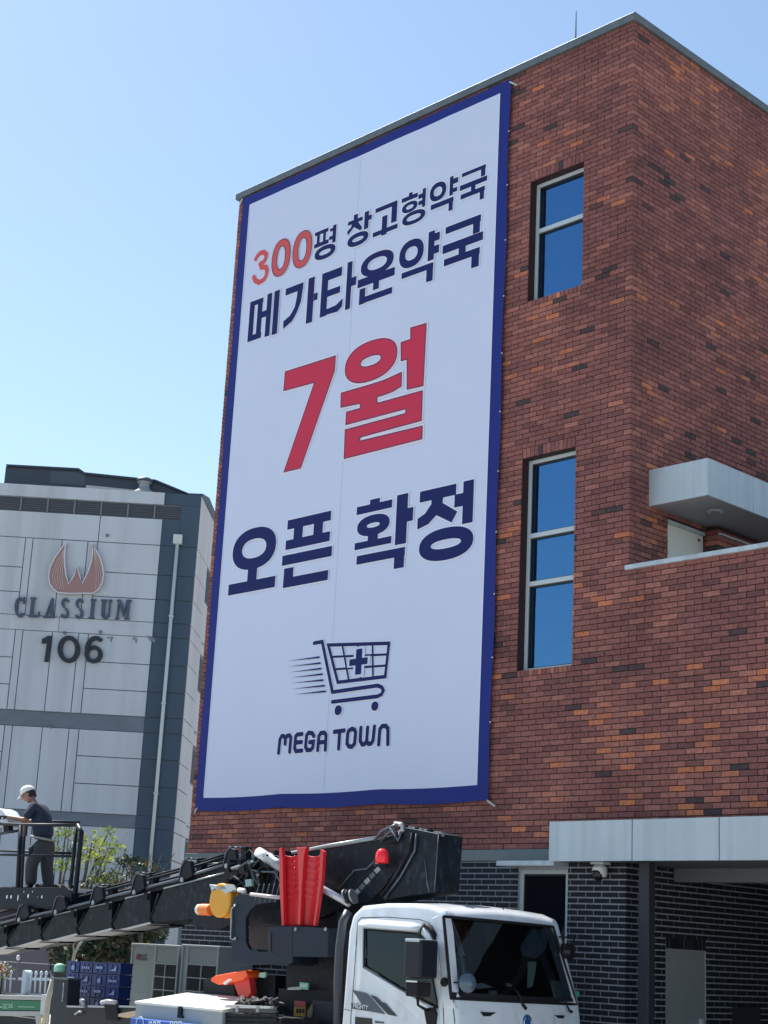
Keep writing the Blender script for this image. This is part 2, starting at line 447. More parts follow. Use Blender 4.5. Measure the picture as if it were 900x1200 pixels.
# steel band between the two brickworks
m = MB().box(XL - .01, -12.16, D - .03, D + .02, ZB1 + .003, ZB0 - .003); m.build('steel_band', M_BAND, bld, bevel=.004)
m = MB().box(-13.32, -13.30, D - .033, D + .02, ZB1, ZB0); 
# windows
def window(a, b, c, d, transoms, y=D + .125, lab=None, gm=None):
    f = MB(); t = .05; dp = .07
    f.box(a, a + t, y, y + dp, c, d); f.box(b - t, b, y, y + dp, c, d); f.box(a + t, b - t, y, y + dp, c, c + t); f.box(a + t, b - t, y, y + dp, d - t, d)
    zs = [c + t] + transoms + [d - t]
    for z in transoms: f.box(a + t, b - t, y - .004, y + dp, z - .03, z + .03)
    fo = f.build('window', M_FRAME, bld, bevel=.004, label=lab)
    for z0, z1 in zip(zs, zs[1:]):
        z0 += .03 if z0 in transoms else 0; z1 -= .03 if z1 in transoms else 0
        p = MB(); e = .035
        p.box(a + t, b - t, y + .045, y + .055, z0, z1)
        p.build('pane', gm or M_GLASS, fo)
        gk = MB(); a2, b2 = a + t, b - t; g0 = .012
        for q in ((a2, a2 + g0, z0, z1), (b2 - g0, b2, z0, z1), (a2 + g0, b2 - g0, z0, z0 + g0), (a2 + g0, b2 - g0, z1 - g0 - .01, z1)): gk.box(q[0], q[1], y + .02, y + .047, q[2], q[3])
        gk.build('gasket', M_BLK, fo)
W1, W2 = WIN
window(W1[0] + .003, W1[1] - .003, W1[2] + .003, W1[3] - .003, [11.12], lab='upper window with two panes')
window(W2[0] + .003, W2[1] - .003, W2[2] + .003, W2[3] - .003, [6.245, 6.875], lab='tall lower window with three panes')
window(EW[0], EW[1], EW[2], EW[3], [], y=D + .03, gm=M_DGLASS, lab='dark ground floor window behind the truck cab')
MB().box(-13.06, -12.17, D - .28, D, 2.725, 2.785).build('window_canopy', M_CAP, bld, bevel=.008)
# dark sheet standing in for the unlit room behind the glass
MB().box(EW[0] - .05, EW[1] + .05, D + .31, D + .33, 0, 2.79).build('room_dark', mat('room_darkness', (.012, .013, .02), .8), bld)
# ground floor canopy: fascia panels, soffit, beam
m = MB(); FY = D - .4
xs = [-12.155, -10.965, -9.83, -8.69, -7.55, -6.41, -5.0]
for a, b in zip(xs, xs[1:]):
    MB().box(a + .006, b - .006, FY, FY + .03, 2.765, 3.215).build('fascia_panel', M_ALU, bld, bevel=.006)
m.box(xs[0] + .01, xs[-1] - .01, FY + .03, D - .004, 2.80, 3.20); m.box(RW + .02, -5.0, D - .004, 15.0 + .009, 2.80, 3.02)
m.build('canopy_box', M_BAND, bld)
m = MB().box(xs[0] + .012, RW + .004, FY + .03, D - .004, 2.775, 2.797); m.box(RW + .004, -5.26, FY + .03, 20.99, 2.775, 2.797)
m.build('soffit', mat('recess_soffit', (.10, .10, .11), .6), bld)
MB().box(RW + .01, -5.26, 15.9, 16.1, 2.62, 2.774).build('recess_beam', mat('beam_grey', (.14, .15, .17), .6), bld)
MB().box(-11.05, -10.91, 14.84, 14.96, 0, 2.774).build('canopy_post', mat('post_steel', (.040, .040, .052), .5, .3), bld, bevel=.008)
m = MB().box(RW - .05, RW - .02, SP[0], SP[1], .02, SP[3])
dr = m.build('steel_door', mat('door_grey', (.29, .31, .31), .5, .1, var=.06), bld)
MB().box(RW - .02, RW + .03, SP[1] - .12, SP[1] - .09, .95, 1.1).build('handle', M_FRAME, dr)
MB().box(RW + .001, RW + .006, 17.1, 17.7, .7, 1.24).build('wall_hatch', mat('hatch', (.03, .03, .04), .5), bld)
# terrace door, canopy above it
MB().box(XC - .06, XC - .03, TD[0] + .0, TD[1], TD[2], TD[3]).build('terrace_door', mat('cream_door', (.74, .73, .66), .5, var=.03), bld)
MB().box(XC - .03, XC + .004, TD[0] + .005, TD[1] + .0, TD[3] - .045, TD[3]).build('door_head', M_ALU, bld)
MB().box(XC - .03, XC - .012, TD[1] - .11, TD[1] - .09, TD[3] - .13, TD[3] - .10).build('door_bolt', M_BLK, bld)
MB().box(XC + .171, XC + .21, 16.6, 18.4, 6.94, 6.96).build('metal_trim', M_ALU, bld)
cx1 = -10.48; cy0 = 15.38; cz0_, cz1_ = 7.06, 7.52
m = MB().box(XC, cx1 - .03, cy0 + .03, 21, cz0_ + .02, cz1_ - .01); m.build('terrace_canopy_core', M_BAND, bld)
MB().box(XC - .0, cx1 - .002, cy0, cy0 + .03, cz0_, cz1_).build('canopy_panel', M_ALU, bld, bevel=.005)
ys = [15.385, 16.345, 17.4, 18.4, 19.4, 20.4, 21.0]
for a, b in zip(ys, ys[1:]): MB().box(cx1 - .03, cx1, a + (.004 if a > 15.4 else 0), b - .004, cz0_, cz1_).build('canopy_panel', M_ALU, bld, bevel=.005)
m = MB()
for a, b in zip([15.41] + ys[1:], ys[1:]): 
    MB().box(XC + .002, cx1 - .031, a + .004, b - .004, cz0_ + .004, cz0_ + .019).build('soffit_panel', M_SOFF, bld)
lp = MB().lathe((-10.83, 16.05, cz0_ - .006), (0, 0, 1), [(.085, 0), (.10, .004), (.10, .012)], 28).build('downlight', M_ALU, bld)
MB().lathe((-10.83, 16.05, cz0_ - .010), (0, 0, 1), [(.055, 0), (.06, .003), (.06, .005)], 24).build('lens', mat('lamp_lens', (.3, .32, .33), .2), lp)

# lightning rod on the roof
lr = thing('lightning_rod', 'thin metal lightning rod standing on the roof edge of the brick building', 'lightning rod', (-12.48, 15.2, cz1))
MB().tube([(-12.48, 15.2, cz1), (-12.48, 15.2, cz1 + .62)], [.014, .006], 8).build('rod', M_COP, lr)
MB().lathe((-12.48, 15.2, cz1), (0, 0, 1), [(.05, 0), (.05, .015), (.02, .04)], 14).build('base', M_COP, lr)
# security camera under the fascia
sc_ = thing('security_camera', 'white dome security camera hanging under the ground floor canopy', 'security camera', (-11.62, 14.86, 2.77))
MB().box(-11.70, -11.52, 14.80, 14.95, 2.745, 2.775).build('bracket', M_FRAME, sc_, bevel=.006)
MB().lathe((-11.61, 14.86, 2.745), (0, 0, -1), [(.05, 0), (.085, .03), (.088, .10), (.075, .14)], 24).build('housing', mat('camera_white', (.6, .6, .58), .35), sc_, smooth=False, bevel=.004)
MB().lathe((-11.61, 14.84, 2.64), (-.25, -.8, -.35), [(.075, 0), (.072, .03), (.05, .062), (.02, .074)], 20).build('lens', mat('camera_lens', (.01, .01, .012), .1), sc_, smooth=True)

# ================================================================== BANNER
GLYPHS = [
 ('red',[('L',[0.085,[(-2.402,3.823),(-2.36,3.869),(-2.304,3.894),(-2.216,3.885),(-2.144,3.823),(-2.149,3.759),(-2.191,3.713),(-2.283,3.698)],False]),('L',[0.085,[(-2.253,3.635),(-2.133,3.601),(-2.096,3.538),(-2.105,3.451),(-2.157,3.392),(-2.271,3.375),(-2.371,3.432),(-2.419,3.506)],False])]),
 ('red',[('E',[-1.768,3.66,0.219,0.314,0.1,0.196])]),
 ('red',[('E',[-1.264,3.658,0.22,0.308,0.1,0.194])]),
 ('navy',[('P',[(-0.985,3.85),(-0.677,3.85),(-0.677,3.789),(-0.985,3.789)]),('P',[(-0.985,3.652),(-0.659,3.652),(-0.659,3.583),(-0.985,3.583)]),('P',[(-0.932,3.791),(-0.869,3.791),(-0.869,3.645),(-0.932,3.645)]),('P',[(-0.789,3.796),(-0.729,3.796),(-0.729,3.651),(-0.789,3.651)]),('P',[(-0.571,3.852),(-0.497,3.852),(-0.497,3.558),(-0.571,3.558)]),('P',[(-0.636,3.813),(-0.557,3.813),(-0.557,3.762),(-0.636,3.762)]),('P',[(-0.646,3.682),(-0.545,3.682),(-0.545,3.623),(-0.646,3.623)]),('E',[-0.724,3.453,0.235,0.112,0.132,0.04])]),
 ('navy',[('P',[(-0.114,3.882),(-0.027,3.882),(-0.027,3.777),(-0.114,3.777)]),('P',[(-0.237,3.802),(0.083,3.802),(0.083,3.74),(-0.237,3.74)]),('P',[(-0.138,3.788),(-0.024,3.792),(-0.059,3.709),(-0.226,3.579),(-0.246,3.648),(-0.162,3.693)]),('P',[(-0.083,3.747),(-0.021,3.752),(0.088,3.617),(0.05,3.579),(-0.087,3.67)]),('P',[(0.126,3.855),(0.218,3.855),(0.218,3.57),(0.126,3.57)]),('P',[(0.214,3.773),(0.284,3.773),(0.284,3.697),(0.214,3.697)]),('E',[0.006,3.452,0.227,0.107,0.124,0.034])]),
 ('navy',[('P',[(0.358,3.836),(0.815,3.836),(0.815,3.766),(0.358,3.766)]),('P',[(0.707,3.81),(0.819,3.81),(0.819,3.498),(0.707,3.498)]),('P',[(0.514,3.662),(0.621,3.662),(0.621,3.351),(0.514,3.351)]),('P',[(0.328,3.452),(0.847,3.452),(0.847,3.379),(0.328,3.379)])]),
 ('navy',[('P',[(1.054,3.871),(1.129,3.871),(1.129,3.78),(1.054,3.78)]),('P',[(0.911,3.824),(1.238,3.824),(1.238,3.755),(0.911,3.755)]),('E',[1.084,3.641,0.158,0.084,0.077,0.033]),('P',[(1.337,3.849),(1.4,3.849),(1.4,3.556),(1.337,3.556)]),('P',[(1.256,3.78),(1.352,3.78),(1.352,3.709),(1.256,3.709)]),('P',[(1.263,3.671),(1.351,3.671),(1.351,3.607),(1.263,3.607)]),('E',[1.177,3.447,0.233,0.103,0.143,0.043])]),
 ('navy',[('E',[1.646,3.708,0.162,0.145,0.083,0.071]),('P',[(1.877,3.859),(1.942,3.859),(1.942,3.56),(1.877,3.56)]),('P',[(1.945,3.811),(2.037,3.811),(2.037,3.728),(1.945,3.728)]),('P',[(1.94,3.662),(2.025,3.662),(2.025,3.594),(1.94,3.594)]),('P',[(1.517,3.529),(1.96,3.529),(1.96,3.452),(1.517,3.452)]),('P',[(1.873,3.507),(1.951,3.507),(1.951,3.325),(1.873,3.325)])]),
 ('navy',[('P',[(2.106,3.834),(2.561,3.834),(2.561,3.777),(2.106,3.777)]),('P',[(2.475,3.816),(2.554,3.816),(2.554,3.665),(2.475,3.665)]),('P',[(2.078,3.652),(2.594,3.652),(2.594,3.573),(2.078,3.573)]),('P',[(2.295,3.621),(2.375,3.621),(2.375,3.471),(2.295,3.471)]),('P',[(2.1,3.505),(2.558,3.505),(2.558,3.432),(2.1,3.432)]),('P',[(2.468,3.491),(2.545,3.491),(2.545,3.313),(2.468,3.313)])]),
 ('navy',[('P',[(-2.458,3.085),(-2.338,3.085),(-2.338,2.419),(-2.458,2.419)]),('P',[(-2.453,3.083),(-2.131,3.083),(-2.131,2.998),(-2.453,2.998)]),('P',[(-2.258,3.074),(-2.142,3.074),(-2.142,2.403),(-2.258,2.403)]),('P',[(-2.456,2.496),(-2.127,2.496),(-2.127,2.396),(-2.456,2.396)]),('P',[(-2.156,2.84),(-1.984,2.84),(-1.984,2.731),(-2.156,2.731)]),('P',[(-2.034,3.107),(-1.92,3.107),(-1.92,2.38),(-2.034,2.38)]),('P',[(-1.863,3.109),(-1.738,3.109),(-1.738,2.369),(-1.863,2.369)])]),
 ('navy',[('P',[(-1.595,3.08),(-1.182,3.08),(-1.182,2.965),(-1.595,2.965)]),('P',[(-1.314,3.008),(-1.194,3.086),(-1.193,2.936),(-1.214,2.768),(-1.297,2.601),(-1.397,2.485),(-1.594,2.409),(-1.602,2.538),(-1.451,2.594),(-1.352,2.71),(-1.321,2.844),(-1.309,2.96)]),('P',[(-1.064,3.106),(-0.922,3.106),(-0.922,2.357),(-1.064,2.357)]),('P',[(-0.914,2.817),(-0.833,2.817),(-0.833,2.698),(-0.914,2.698)])]),
 ('navy',[('P',[(-0.752,3.097),(-0.609,3.097),(-0.609,2.377),(-0.752,2.377)]),('P',[(-0.748,3.096),(-0.309,3.096),(-0.309,2.951),(-0.748,2.951)]),('P',[(-0.733,2.788),(-0.328,2.788),(-0.328,2.679),(-0.733,2.679)]),('P',[(-0.736,2.393),(-0.723,2.5),(-0.584,2.481),(-0.396,2.492),(-0.256,2.565),(-0.26,2.437),(-0.356,2.377)]),('P',[(-0.189,3.123),(-0.083,3.123),(-0.083,2.355),(-0.189,2.355)]),('P',[(-0.089,2.851),(0.022,2.851),(0.022,2.71),(-0.089,2.71)])]),
 ('navy',[('E',[0.455,2.933,0.345,0.184,0.203,0.092]),('P',[(0.058,2.768),(0.836,2.768),(0.836,2.637),(0.058,2.637)]),('P',[(0.396,2.708),(0.518,2.708),(0.518,2.516),(0.396,2.516)]),('P',[(0.109,2.607),(0.231,2.607),(0.231,2.356),(0.109,2.356)]),('P',[(0.113,2.462),(0.802,2.462),(0.802,2.363),(0.113,2.363)])]),
 ('navy',[('E',[1.164,2.884,0.247,0.218,0.125,0.104]),('P',[(1.499,3.113),(1.62,3.113),(1.62,2.66),(1.499,2.66)]),('P',[(1.588,3.061),(1.721,3.061),(1.721,2.939),(1.588,2.939)]),('P',[(1.593,2.867),(1.717,2.867),(1.717,2.742),(1.593,2.742)]),('P',[(0.986,2.62),(1.618,2.62),(1.618,2.53),(0.986,2.53)]),('P',[(1.49,2.616),(1.616,2.616),(1.616,2.34),(1.49,2.34)])]),
 ('navy',[('P',[(1.833,3.087),(2.503,3.087),(2.503,2.981),(1.833,2.981)]),('P',[(2.362,3.081),(2.489,3.081),(2.489,2.823),(2.362,2.823)]),('P',[(1.791,2.814),(2.554,2.814),(2.554,2.687),(1.791,2.687)]),('P',[(2.104,2.759),(2.236,2.759),(2.236,2.55),(2.104,2.55)]),('P',[(1.828,2.594),(2.504,2.594),(2.504,2.489),(1.828,2.489)]),('P',[(2.355,2.588),(2.494,2.588),(2.494,2.311),(2.355,2.311)])]),
 ('crimson',[('P',[(-1.47,1.672),(-0.34,1.665),(-0.341,1.429),(-0.963,0.036),(-1.341,0.042),(-0.773,1.344),(-1.477,1.366)])]),
 ('crimson',[('E',[0.432,1.406,0.537,0.309,0.215,0.078]),('P',[(1.224,1.716),(1.53,1.708),(1.523,0.78),(1.211,0.796),(1.182,1.253),(1.063,1.257),(1.044,1.539),(1.235,1.541)]),('P',[(-0.162,1.04),(0.407,1.033),(0.728,1.038),(0.937,1.061),(1.082,1.08),(1.09,0.87),(0.932,0.827),(0.765,0.816),(0.605,0.815),(0.613,0.715),(1.515,0.707),(1.521,0.27),(0.291,0.269),(0.296,0.21),(1.546,0.184),(1.547,-0.001),(-0.015,0.005),(-0.029,0.444),(1.206,0.439),(1.202,0.509),(-0.024,0.523),(-0.024,0.715),(0.268,0.712),(0.262,0.79),(-0.152,0.817)])]),
 ('navy',[('E',[-1.914,-1.058,0.506,0.324,0.282,0.15]),('P',[(-2.021,-1.318),(-1.808,-1.318),(-1.808,-1.566),(-2.021,-1.566)]),('P',[(-2.456,-1.554),(-1.373,-1.554),(-1.373,-1.725),(-2.456,-1.725)])]),
 ('navy',[('P',[(-1.174,-0.739),(-0.228,-0.739),(-0.228,-0.883),(-1.174,-0.883)]),('P',[(-1.185,-1.047),(-0.225,-1.047),(-0.225,-1.192),(-1.185,-1.192)]),('P',[(-1.02,-0.861),(-0.825,-0.861),(-0.825,-1.063),(-1.02,-1.063)]),('P',[(-0.584,-0.853),(-0.388,-0.853),(-0.388,-1.065),(-0.584,-1.065)]),('P',[(-1.239,-1.273),(-0.164,-1.273),(-0.164,-1.424),(-1.239,-1.424)]),('P',[(-1.181,-1.475),(-0.975,-1.475),(-0.975,-1.652),(-1.181,-1.652)]),('P',[(-1.183,-1.621),(-0.215,-1.621),(-0.215,-1.767),(-1.183,-1.767)])]),
 ('navy',[('P',[(0.577,-0.714),(0.773,-0.714),(0.773,-0.828),(0.577,-0.828)]),('P',[(0.313,-0.779),(1.023,-0.779),(1.023,-0.895),(0.313,-0.895)]),('E',[0.666,-1.093,0.324,0.151,0.131,0.034]),('P',[(0.571,-1.205),(0.769,-1.205),(0.769,-1.363),(0.571,-1.363)]),('P',[(0.311,-1.307),(1.042,-1.307),(1.042,-1.409),(0.311,-1.409)]),('P',[(1.117,-0.739),(1.331,-0.739),(1.331,-1.452),(1.117,-1.452)]),('P',[(1.278,-0.957),(1.442,-0.957),(1.442,-1.15),(1.278,-1.15)]),('P',[(0.369,-1.502),(1.318,-1.502),(1.318,-1.626),(0.369,-1.626)]),('P',[(1.119,-1.626),(1.31,-1.626),(1.31,-1.788),(1.119,-1.788)])]),
 ('navy',[('P',[(1.559,-0.763),(2.232,-0.763),(2.232,-0.918),(1.559,-0.918)]),('P',[(1.777,-0.857),(2.002,-0.861),(1.989,-1.005),(1.884,-1.146),(1.739,-1.247),(1.536,-1.294),(1.533,-1.142),(1.67,-1.089),(1.784,-0.972)]),('P',[(1.99,-0.916),(1.988,-0.99),(2.268,-1.156),(2.172,-1.292),(1.853,-1.129),(1.906,-1.003)]),('P',[(2.364,-0.758),(2.551,-0.758),(2.551,-1.346),(2.364,-1.346)]),('P',[(2.212,-0.915),(2.395,-0.915),(2.395,-1.095),(2.212,-1.095)]),('E',[2.082,-1.571,0.494,0.223,0.276,0.062])]),
 ('navy',[('L',[0.055,[(-0.421,-2.66),(-0.252,-2.657),(0.021,-3.394),(0.532,-3.382),(0.916,-3.375),(1.0,-3.405),(1.032,-3.452),(0.998,-3.501),(0.927,-3.522),(0.033,-3.531)],False]),('L',[0.05,[(-0.121,-2.718),(1.095,-2.814),(1.054,-3.265),(0.121,-3.265)],True]),('L',[0.032,[(0.172,-2.751),(0.341,-3.255)],False]),('L',[0.032,[(0.485,-2.778),(0.575,-3.25)],False]),('L',[0.032,[(0.778,-2.803),(0.819,-3.253)],False]),('L',[0.032,[(-0.043,-2.894),(1.077,-2.965)],False]),('L',[0.032,[(0.044,-3.077),(1.073,-3.116)],False]),('E',[0.162,-3.657,0.07,0.068]),('E',[0.885,-3.651,0.066,0.062]),('P',[(-0.977,-2.868),(-0.288,-2.862),(-0.286,-2.888)]),('P',[(-0.952,-2.952),(-0.258,-2.949),(-0.256,-2.975)]),('P',[(-0.911,-3.037),(-0.235,-3.029),(-0.233,-3.055)]),('P',[(-0.886,-3.118),(-0.203,-3.111),(-0.201,-3.137)]),('P',[(-0.862,-3.199),(-0.18,-3.197),(-0.177,-3.223)]),('P',[(-0.821,-3.285),(-0.144,-3.279),(-0.142,-3.305)]),('P',[(-0.78,-3.369),(-0.112,-3.36),(-0.11,-3.386)])]),
 ('white',[('P',[(0.42,-2.804),(0.64,-2.804),(0.64,-3.23),(0.42,-3.23)]),('P',[(0.298,-2.951),(0.747,-2.951),(0.747,-3.081),(0.298,-3.081)])]),
 ('navy',[('P',[(0.468,-2.836),(0.586,-2.836),(0.586,-3.192),(0.468,-3.192)]),('P',[(0.342,-2.968),(0.701,-2.968),(0.701,-3.06),(0.342,-3.06)])]),
 ('navy',[('L',[0.062,[(-1.037,-4.18),(-1.026,-3.991),(-0.992,-3.945),(-0.945,-3.948),(-0.909,-3.983),(-0.908,-4.058)],False]),('L',[0.062,[(-0.903,-3.985),(-0.874,-3.948),(-0.829,-3.944),(-0.793,-3.978),(-0.799,-4.177)],False])]),
 ('navy',[('L',[0.062,[(-0.559,-3.941),(-0.661,-3.943),(-0.691,-3.967),(-0.697,-4.133),(-0.664,-4.177),(-0.543,-4.173)],False]),('L',[0.062,[(-0.682,-4.055),(-0.561,-4.053)],False])]),
 ('navy',[('L',[0.062,[(-0.308,-3.985),(-0.349,-3.941),(-0.423,-3.932),(-0.461,-3.966),(-0.468,-4.124),(-0.432,-4.173),(-0.353,-4.172),(-0.318,-4.143),(-0.31,-4.063),(-0.388,-4.065)],False])]),
 ('navy',[('L',[0.062,[(-0.212,-4.182),(-0.204,-3.991),(-0.17,-3.951),(-0.098,-3.949),(-0.058,-3.983),(-0.056,-4.186)],False]),('L',[0.062,[(-0.199,-4.08),(-0.062,-4.079)],False])]),
 ('navy',[('L',[0.062,[(0.108,-3.951),(0.305,-3.944)],False]),('L',[0.062,[(0.215,-3.949),(0.213,-4.183)],False])]),
 ('navy',[('L',[0.062,[(0.397,-3.954),(0.455,-3.931),(0.51,-3.946),(0.534,-3.989),(0.525,-4.136),(0.474,-4.175),(0.413,-4.165),(0.374,-4.124),(0.378,-3.988)],True])]),
 ('navy',[('L',[0.062,[(0.633,-3.929),(0.632,-4.101),(0.674,-4.155),(0.724,-4.151),(0.759,-4.108),(0.764,-3.935)],False]),('L',[0.062,[(0.759,-4.113),(0.798,-4.155),(0.85,-4.15),(0.882,-4.111),(0.895,-3.929)],False])]),
 ('navy',[('L',[0.062,[(0.993,-4.17),(1.002,-3.97),(1.043,-3.932),(1.106,-3.93),(1.155,-3.97),(1.166,-4.175)],False])]),
]
IPLUS = 23
BY = 14.955; OX, OZ = -16.4, 8.5
ban = thing('wall_banner', 'giant white banner with blue border and Korean opening notice, tied to the brick wall', 'banner', (-16.36, 14.95, 8.5))
M_BW = mat('banner_white', (.63, .68, .84), .5, var=.02, scale=.5, bump=1.0, bscale=1.6)
M_BB = mat('banner_blue', (.016, .028, .20), .6, var=.08, scale=1.5, spec=.2)
M_NAVY = mat('print_navy', (.010, .016, .11), .6, spec=.2)
M_REDP = mat('print_red', (.66, .10, .10), .5, spec=.2)
M_CRIM = mat('print_crimson', (.62, .035, .08), .5, spec=.2)
M_WH = mat('print_white', (.76, .79, .90), .5)
M_WP = mat('print_pink', (.84, .74, .80), .5)
M_EDGE = mat('print_dark_edge', (.045, .012, .10), .5)
bx0, bx1 = -19.27, -13.43; bz1 = 13.52
def low(x):    # hanging lower edge
    t = (x - bx0) / (bx1 - bx0)
    sag = -.030 * abs(math.sin(t * math.pi * 3.0)) - .02 * t
    return 3.565 - .005 + sag
def topz(x):
    t = (x - bx0) / (bx1 - bx0); return bz1 + .02 * (1 - t) - .012 * abs(math.sin(t * math.pi * 5))
ix0, ix1, iz0, iz1 = -19.08, -13.62, 3.745, 13.365
# one sheet: a grid whose border cells are blue
xsb = [bx0, ix0] + [ix0 + (ix1 - ix0) * i / 60 for i in range(1, 60)] + [ix1, bx1]
zsb = [0, 1] + [1 + 8 * i / 60 for i in range(1, 60)] + [9, 10]
def zat(x, zi):
    l, h = low(x), topz(x)
    a = iz0 + (.6 * (l - 3.56) if True else 0); b = iz1 + (.5 * (h - bz1))
    if zi <= 1: return l + (a - l) * zi
    if zi >= 9: return b + (h - b) * (zi - 9)
    return a + (b - a) * (zi - 1) / 8
m = MB(); m2 = MB()
P = []
for zi in zsb:
    r = []
    for i, x in enumerate(xsb):
        xx = x + (.012 * math.sin(zi * 2.9) if x in (bx0, bx1) else 0)
        z = zat(x, zi); y = BY + .0019 * math.sin(x * 4.1 + .9 * math.sin(z * .9)) + .0011 * math.sin(x * 9 + z * 1.3) 
        r.append((xx, y, z))
    P.append(r)
k0 = len(xsb)
for i in range(len(zsb) - 1):
    for j in range(k0 - 1):
        tgt = m2 if (i == 0 or j == 0 or i == len(zsb) - 2 or j == k0 - 2) else m
        q = [P[i][j], P[i][j + 1], P[i + 1][j + 1], P[i + 1][j]]; tgt.add(q, [(0, 1, 2, 3)])
for mm, nm, ma in ((m, 'cloth', M_BW), (m2, 'border', M_BB)):
    bm = bmesh.new(); me = bpy.data.meshes.new(nm); me.from_pydata(mm.v, [], mm.f); bm.from_mesh(me); bmesh.ops.remove_doubles(bm, verts=bm.verts, dist=1e-5); bm.to_mesh(me); bm.free()
    for p in me.polygons: p.use_smooth = True
    me.materials.append(ma); ob = bpy.data.objects.new(nm, me); col.objects.link(ob); ob.parent = ban; ob.matrix_parent_inverse = Matrix.Translation(-ban.location)
# thin light hem line between border and field, and welded seams
y = BY - .0045; t = .014
for q in ((ix0, ix0 + t, iz0 + .03, iz1 - .01), (ix1 - t, ix1, iz0 + .0, iz1 - .02)): MB().box(q[0], q[1], y, y + .0012, q[2], q[3]).build('hem_line', M_WH, ban)
m = MB()
for x in (-16.45,): m.box(x, x + .005, BY - .0046, BY - .0038, iz0 + .02, iz1 - .03)
m.build('seam', mat('banner_seam', (.60, .65, .81), .5), ban)
def strokes(pts, w, closed):
    """mitred ribbon along 2-D points"""
    n = len(pts); out = []
    P2 = [Vector((p[0], p[1])) for p in pts]; L = []; Rr = []
    for i in range(n):
        a = P2[i - 1] if (i > 0 or closed) else None; c = P2[(i + 1) % n] if (i < n - 1 or closed) else None; b = P2[i]
        d1 = (b - a).normalized() if a is not None else None; d2 = (c - b).normalized() if c is not None else None
        if d1 is None: d1 = d2
        if d2 is None: d2 = d1
        n1 = Vector((-d1.y, d1.x)); n2 = Vector((-d2.y, d2.x)); mt = n1 + n2
        if mt.length < .3: mt = n1.copy()
        mt.normalize(); k = min(1 / max(mt.dot(n1), .35), 2.2)
        L.append(b + mt * (w / 2 * k)); Rr.append(b - mt * (w / 2 * k))
    for i in range(n if closed else n - 1):
        j = (i + 1) % n; out.append([L[i], L[j], Rr[j], Rr[i]])
    return out
def ring(cx, cz, rx, rz, ix=0, iz=0, n=40):
    pw = 2.25
    def sp(t, a, b):
        c, s = math.cos(t), math.sin(t); return (cx + a * math.copysign(abs(c) ** (2 / pw), c), cz + b * math.copysign(abs(s) ** (2 / pw), s))
    o = [sp(2 * math.pi * i / n, rx, rz) for i in range(n)]
    if ix <= 0: return [o]
    q = [sp(2 * math.pi * i / n, ix, iz) for i in range(n)]
    return [[o[i], o[(i + 1) % n], q[(i + 1) % n], q[i]] for i in range(n)]
def w3(p, y): return (OX + p[0], y, OZ + p[1])
COLS = {'navy': (M_NAVY, M_WH, .020, None), 'red': (M_REDP, M_WP, .022, M_EDGE), 'crimson': (M_CRIM, M_WP, .035, M_EDGE), 'white': (M_BW, None, 0, None)}
for colr, prims in GLYPHS:
    ma, mo, ow, me_ = COLS[colr]
    fill = MB(); outl = MB(); edge = MB(); dy = 0; OUTL = [outl]; EDG_ = [edge]
    base = BY - .009 if colr != 'white' else BY - .0125
    small = len(prims) <= 3 and all(k == 'L' for k, d in prims)
    for kind, d in prims:
        dy += .0004; yy = base - dy
        if GLYPHS.index((colr, prims)) == IPLUS: yy = BY - .0165 - dy
        if kind == 'P':
            fill.flat([w3(p, yy) for p in d], (0, -1, 0)); loops = [d] if len(d) > 3 else []
        elif kind == 'E':
            for q in ring(*d): fill.flat([w3(p, yy) for p in q], (0, -1, 0))
            n = 40; loops = [ring(*d[:4])[0]]
            if len(d) > 4: loops.append(ring(d[0], d[1], d[4], d[5])[0])
        else:
            for q in strokes(d[1], d[0], d[2]): fill.flat([w3(p, yy) for p in q], (0, -1, 0))
            loops = []
            if mo:
                for q in strokes(d[1], d[0] + .024, d[2]): outl.flat([w3(p, BY - .005 - dy * .4) for p in q], (0, -1, 0))
                if not d[2]:
                    for e in (d[1][0], d[1][-1]):
                        for q in ring(e[0], e[1], d[0] / 2 + .014, d[0] / 2 + .014, n=12): outl.flat([w3(p, BY - .0048 + (.0001 if e is d[1][0] else 0)) for p in q], (0, -1, 0))
                        if d[0] > .054:
                            for q in ring(e[0], e[1], d[0] / 2, d[0] / 2, n=14): fill.flat([w3(p, yy - .0002) for p in q], (0, -1, 0))
        for lp_ in loops:
            if mo:
                outl = MB(); OUTL.append(outl)
                for iq, q in enumerate(strokes(lp_, ow * 2, True)): outl.flat([w3(p, BY - .005 - dy * .4 - iq * 2e-5) for p in q], (0, -1, 0))
            if me_ or colr == 'navy':
                edge = MB(); EDG_.append(edge)
                for q in strokes(lp_, .014 if me_ else .01, True):
                    if me_: edge.flat([w3(p, yy - .002) for p in q], (0, -1, 0))
    fo = fill.build('letter', ma, ban)
    for q in OUTL:
        if q.v: q.build('outline', mo, fo)
    for q in EDG_:
        if q.v: q.build('edge', me_, fo)
# ties
m_rope = mat('rope', (.5, .5, .46), .8)
for px, py in ((571, 938), (231, 947), (597.5, 96), (284, 233)):
    p = at(px, py, Y=BY - .004); s = 1 if px > 400 else -1
    MB().tube([p, p + Vector((.07 * s, .02, -.05)), p + Vector((.10 * s, .04, -.07))], .014, 6).build('tie_rope', m_rope, ban)
for i in range(1, 12):
    z = bz1 - i * .82
    MB().lathe((bx1 + .0, BY - .003, z), (0, -1, 0), [(.012, 0), (.012, .005), (.007, .006)], 10).build('eyelet', m_rope, ban)

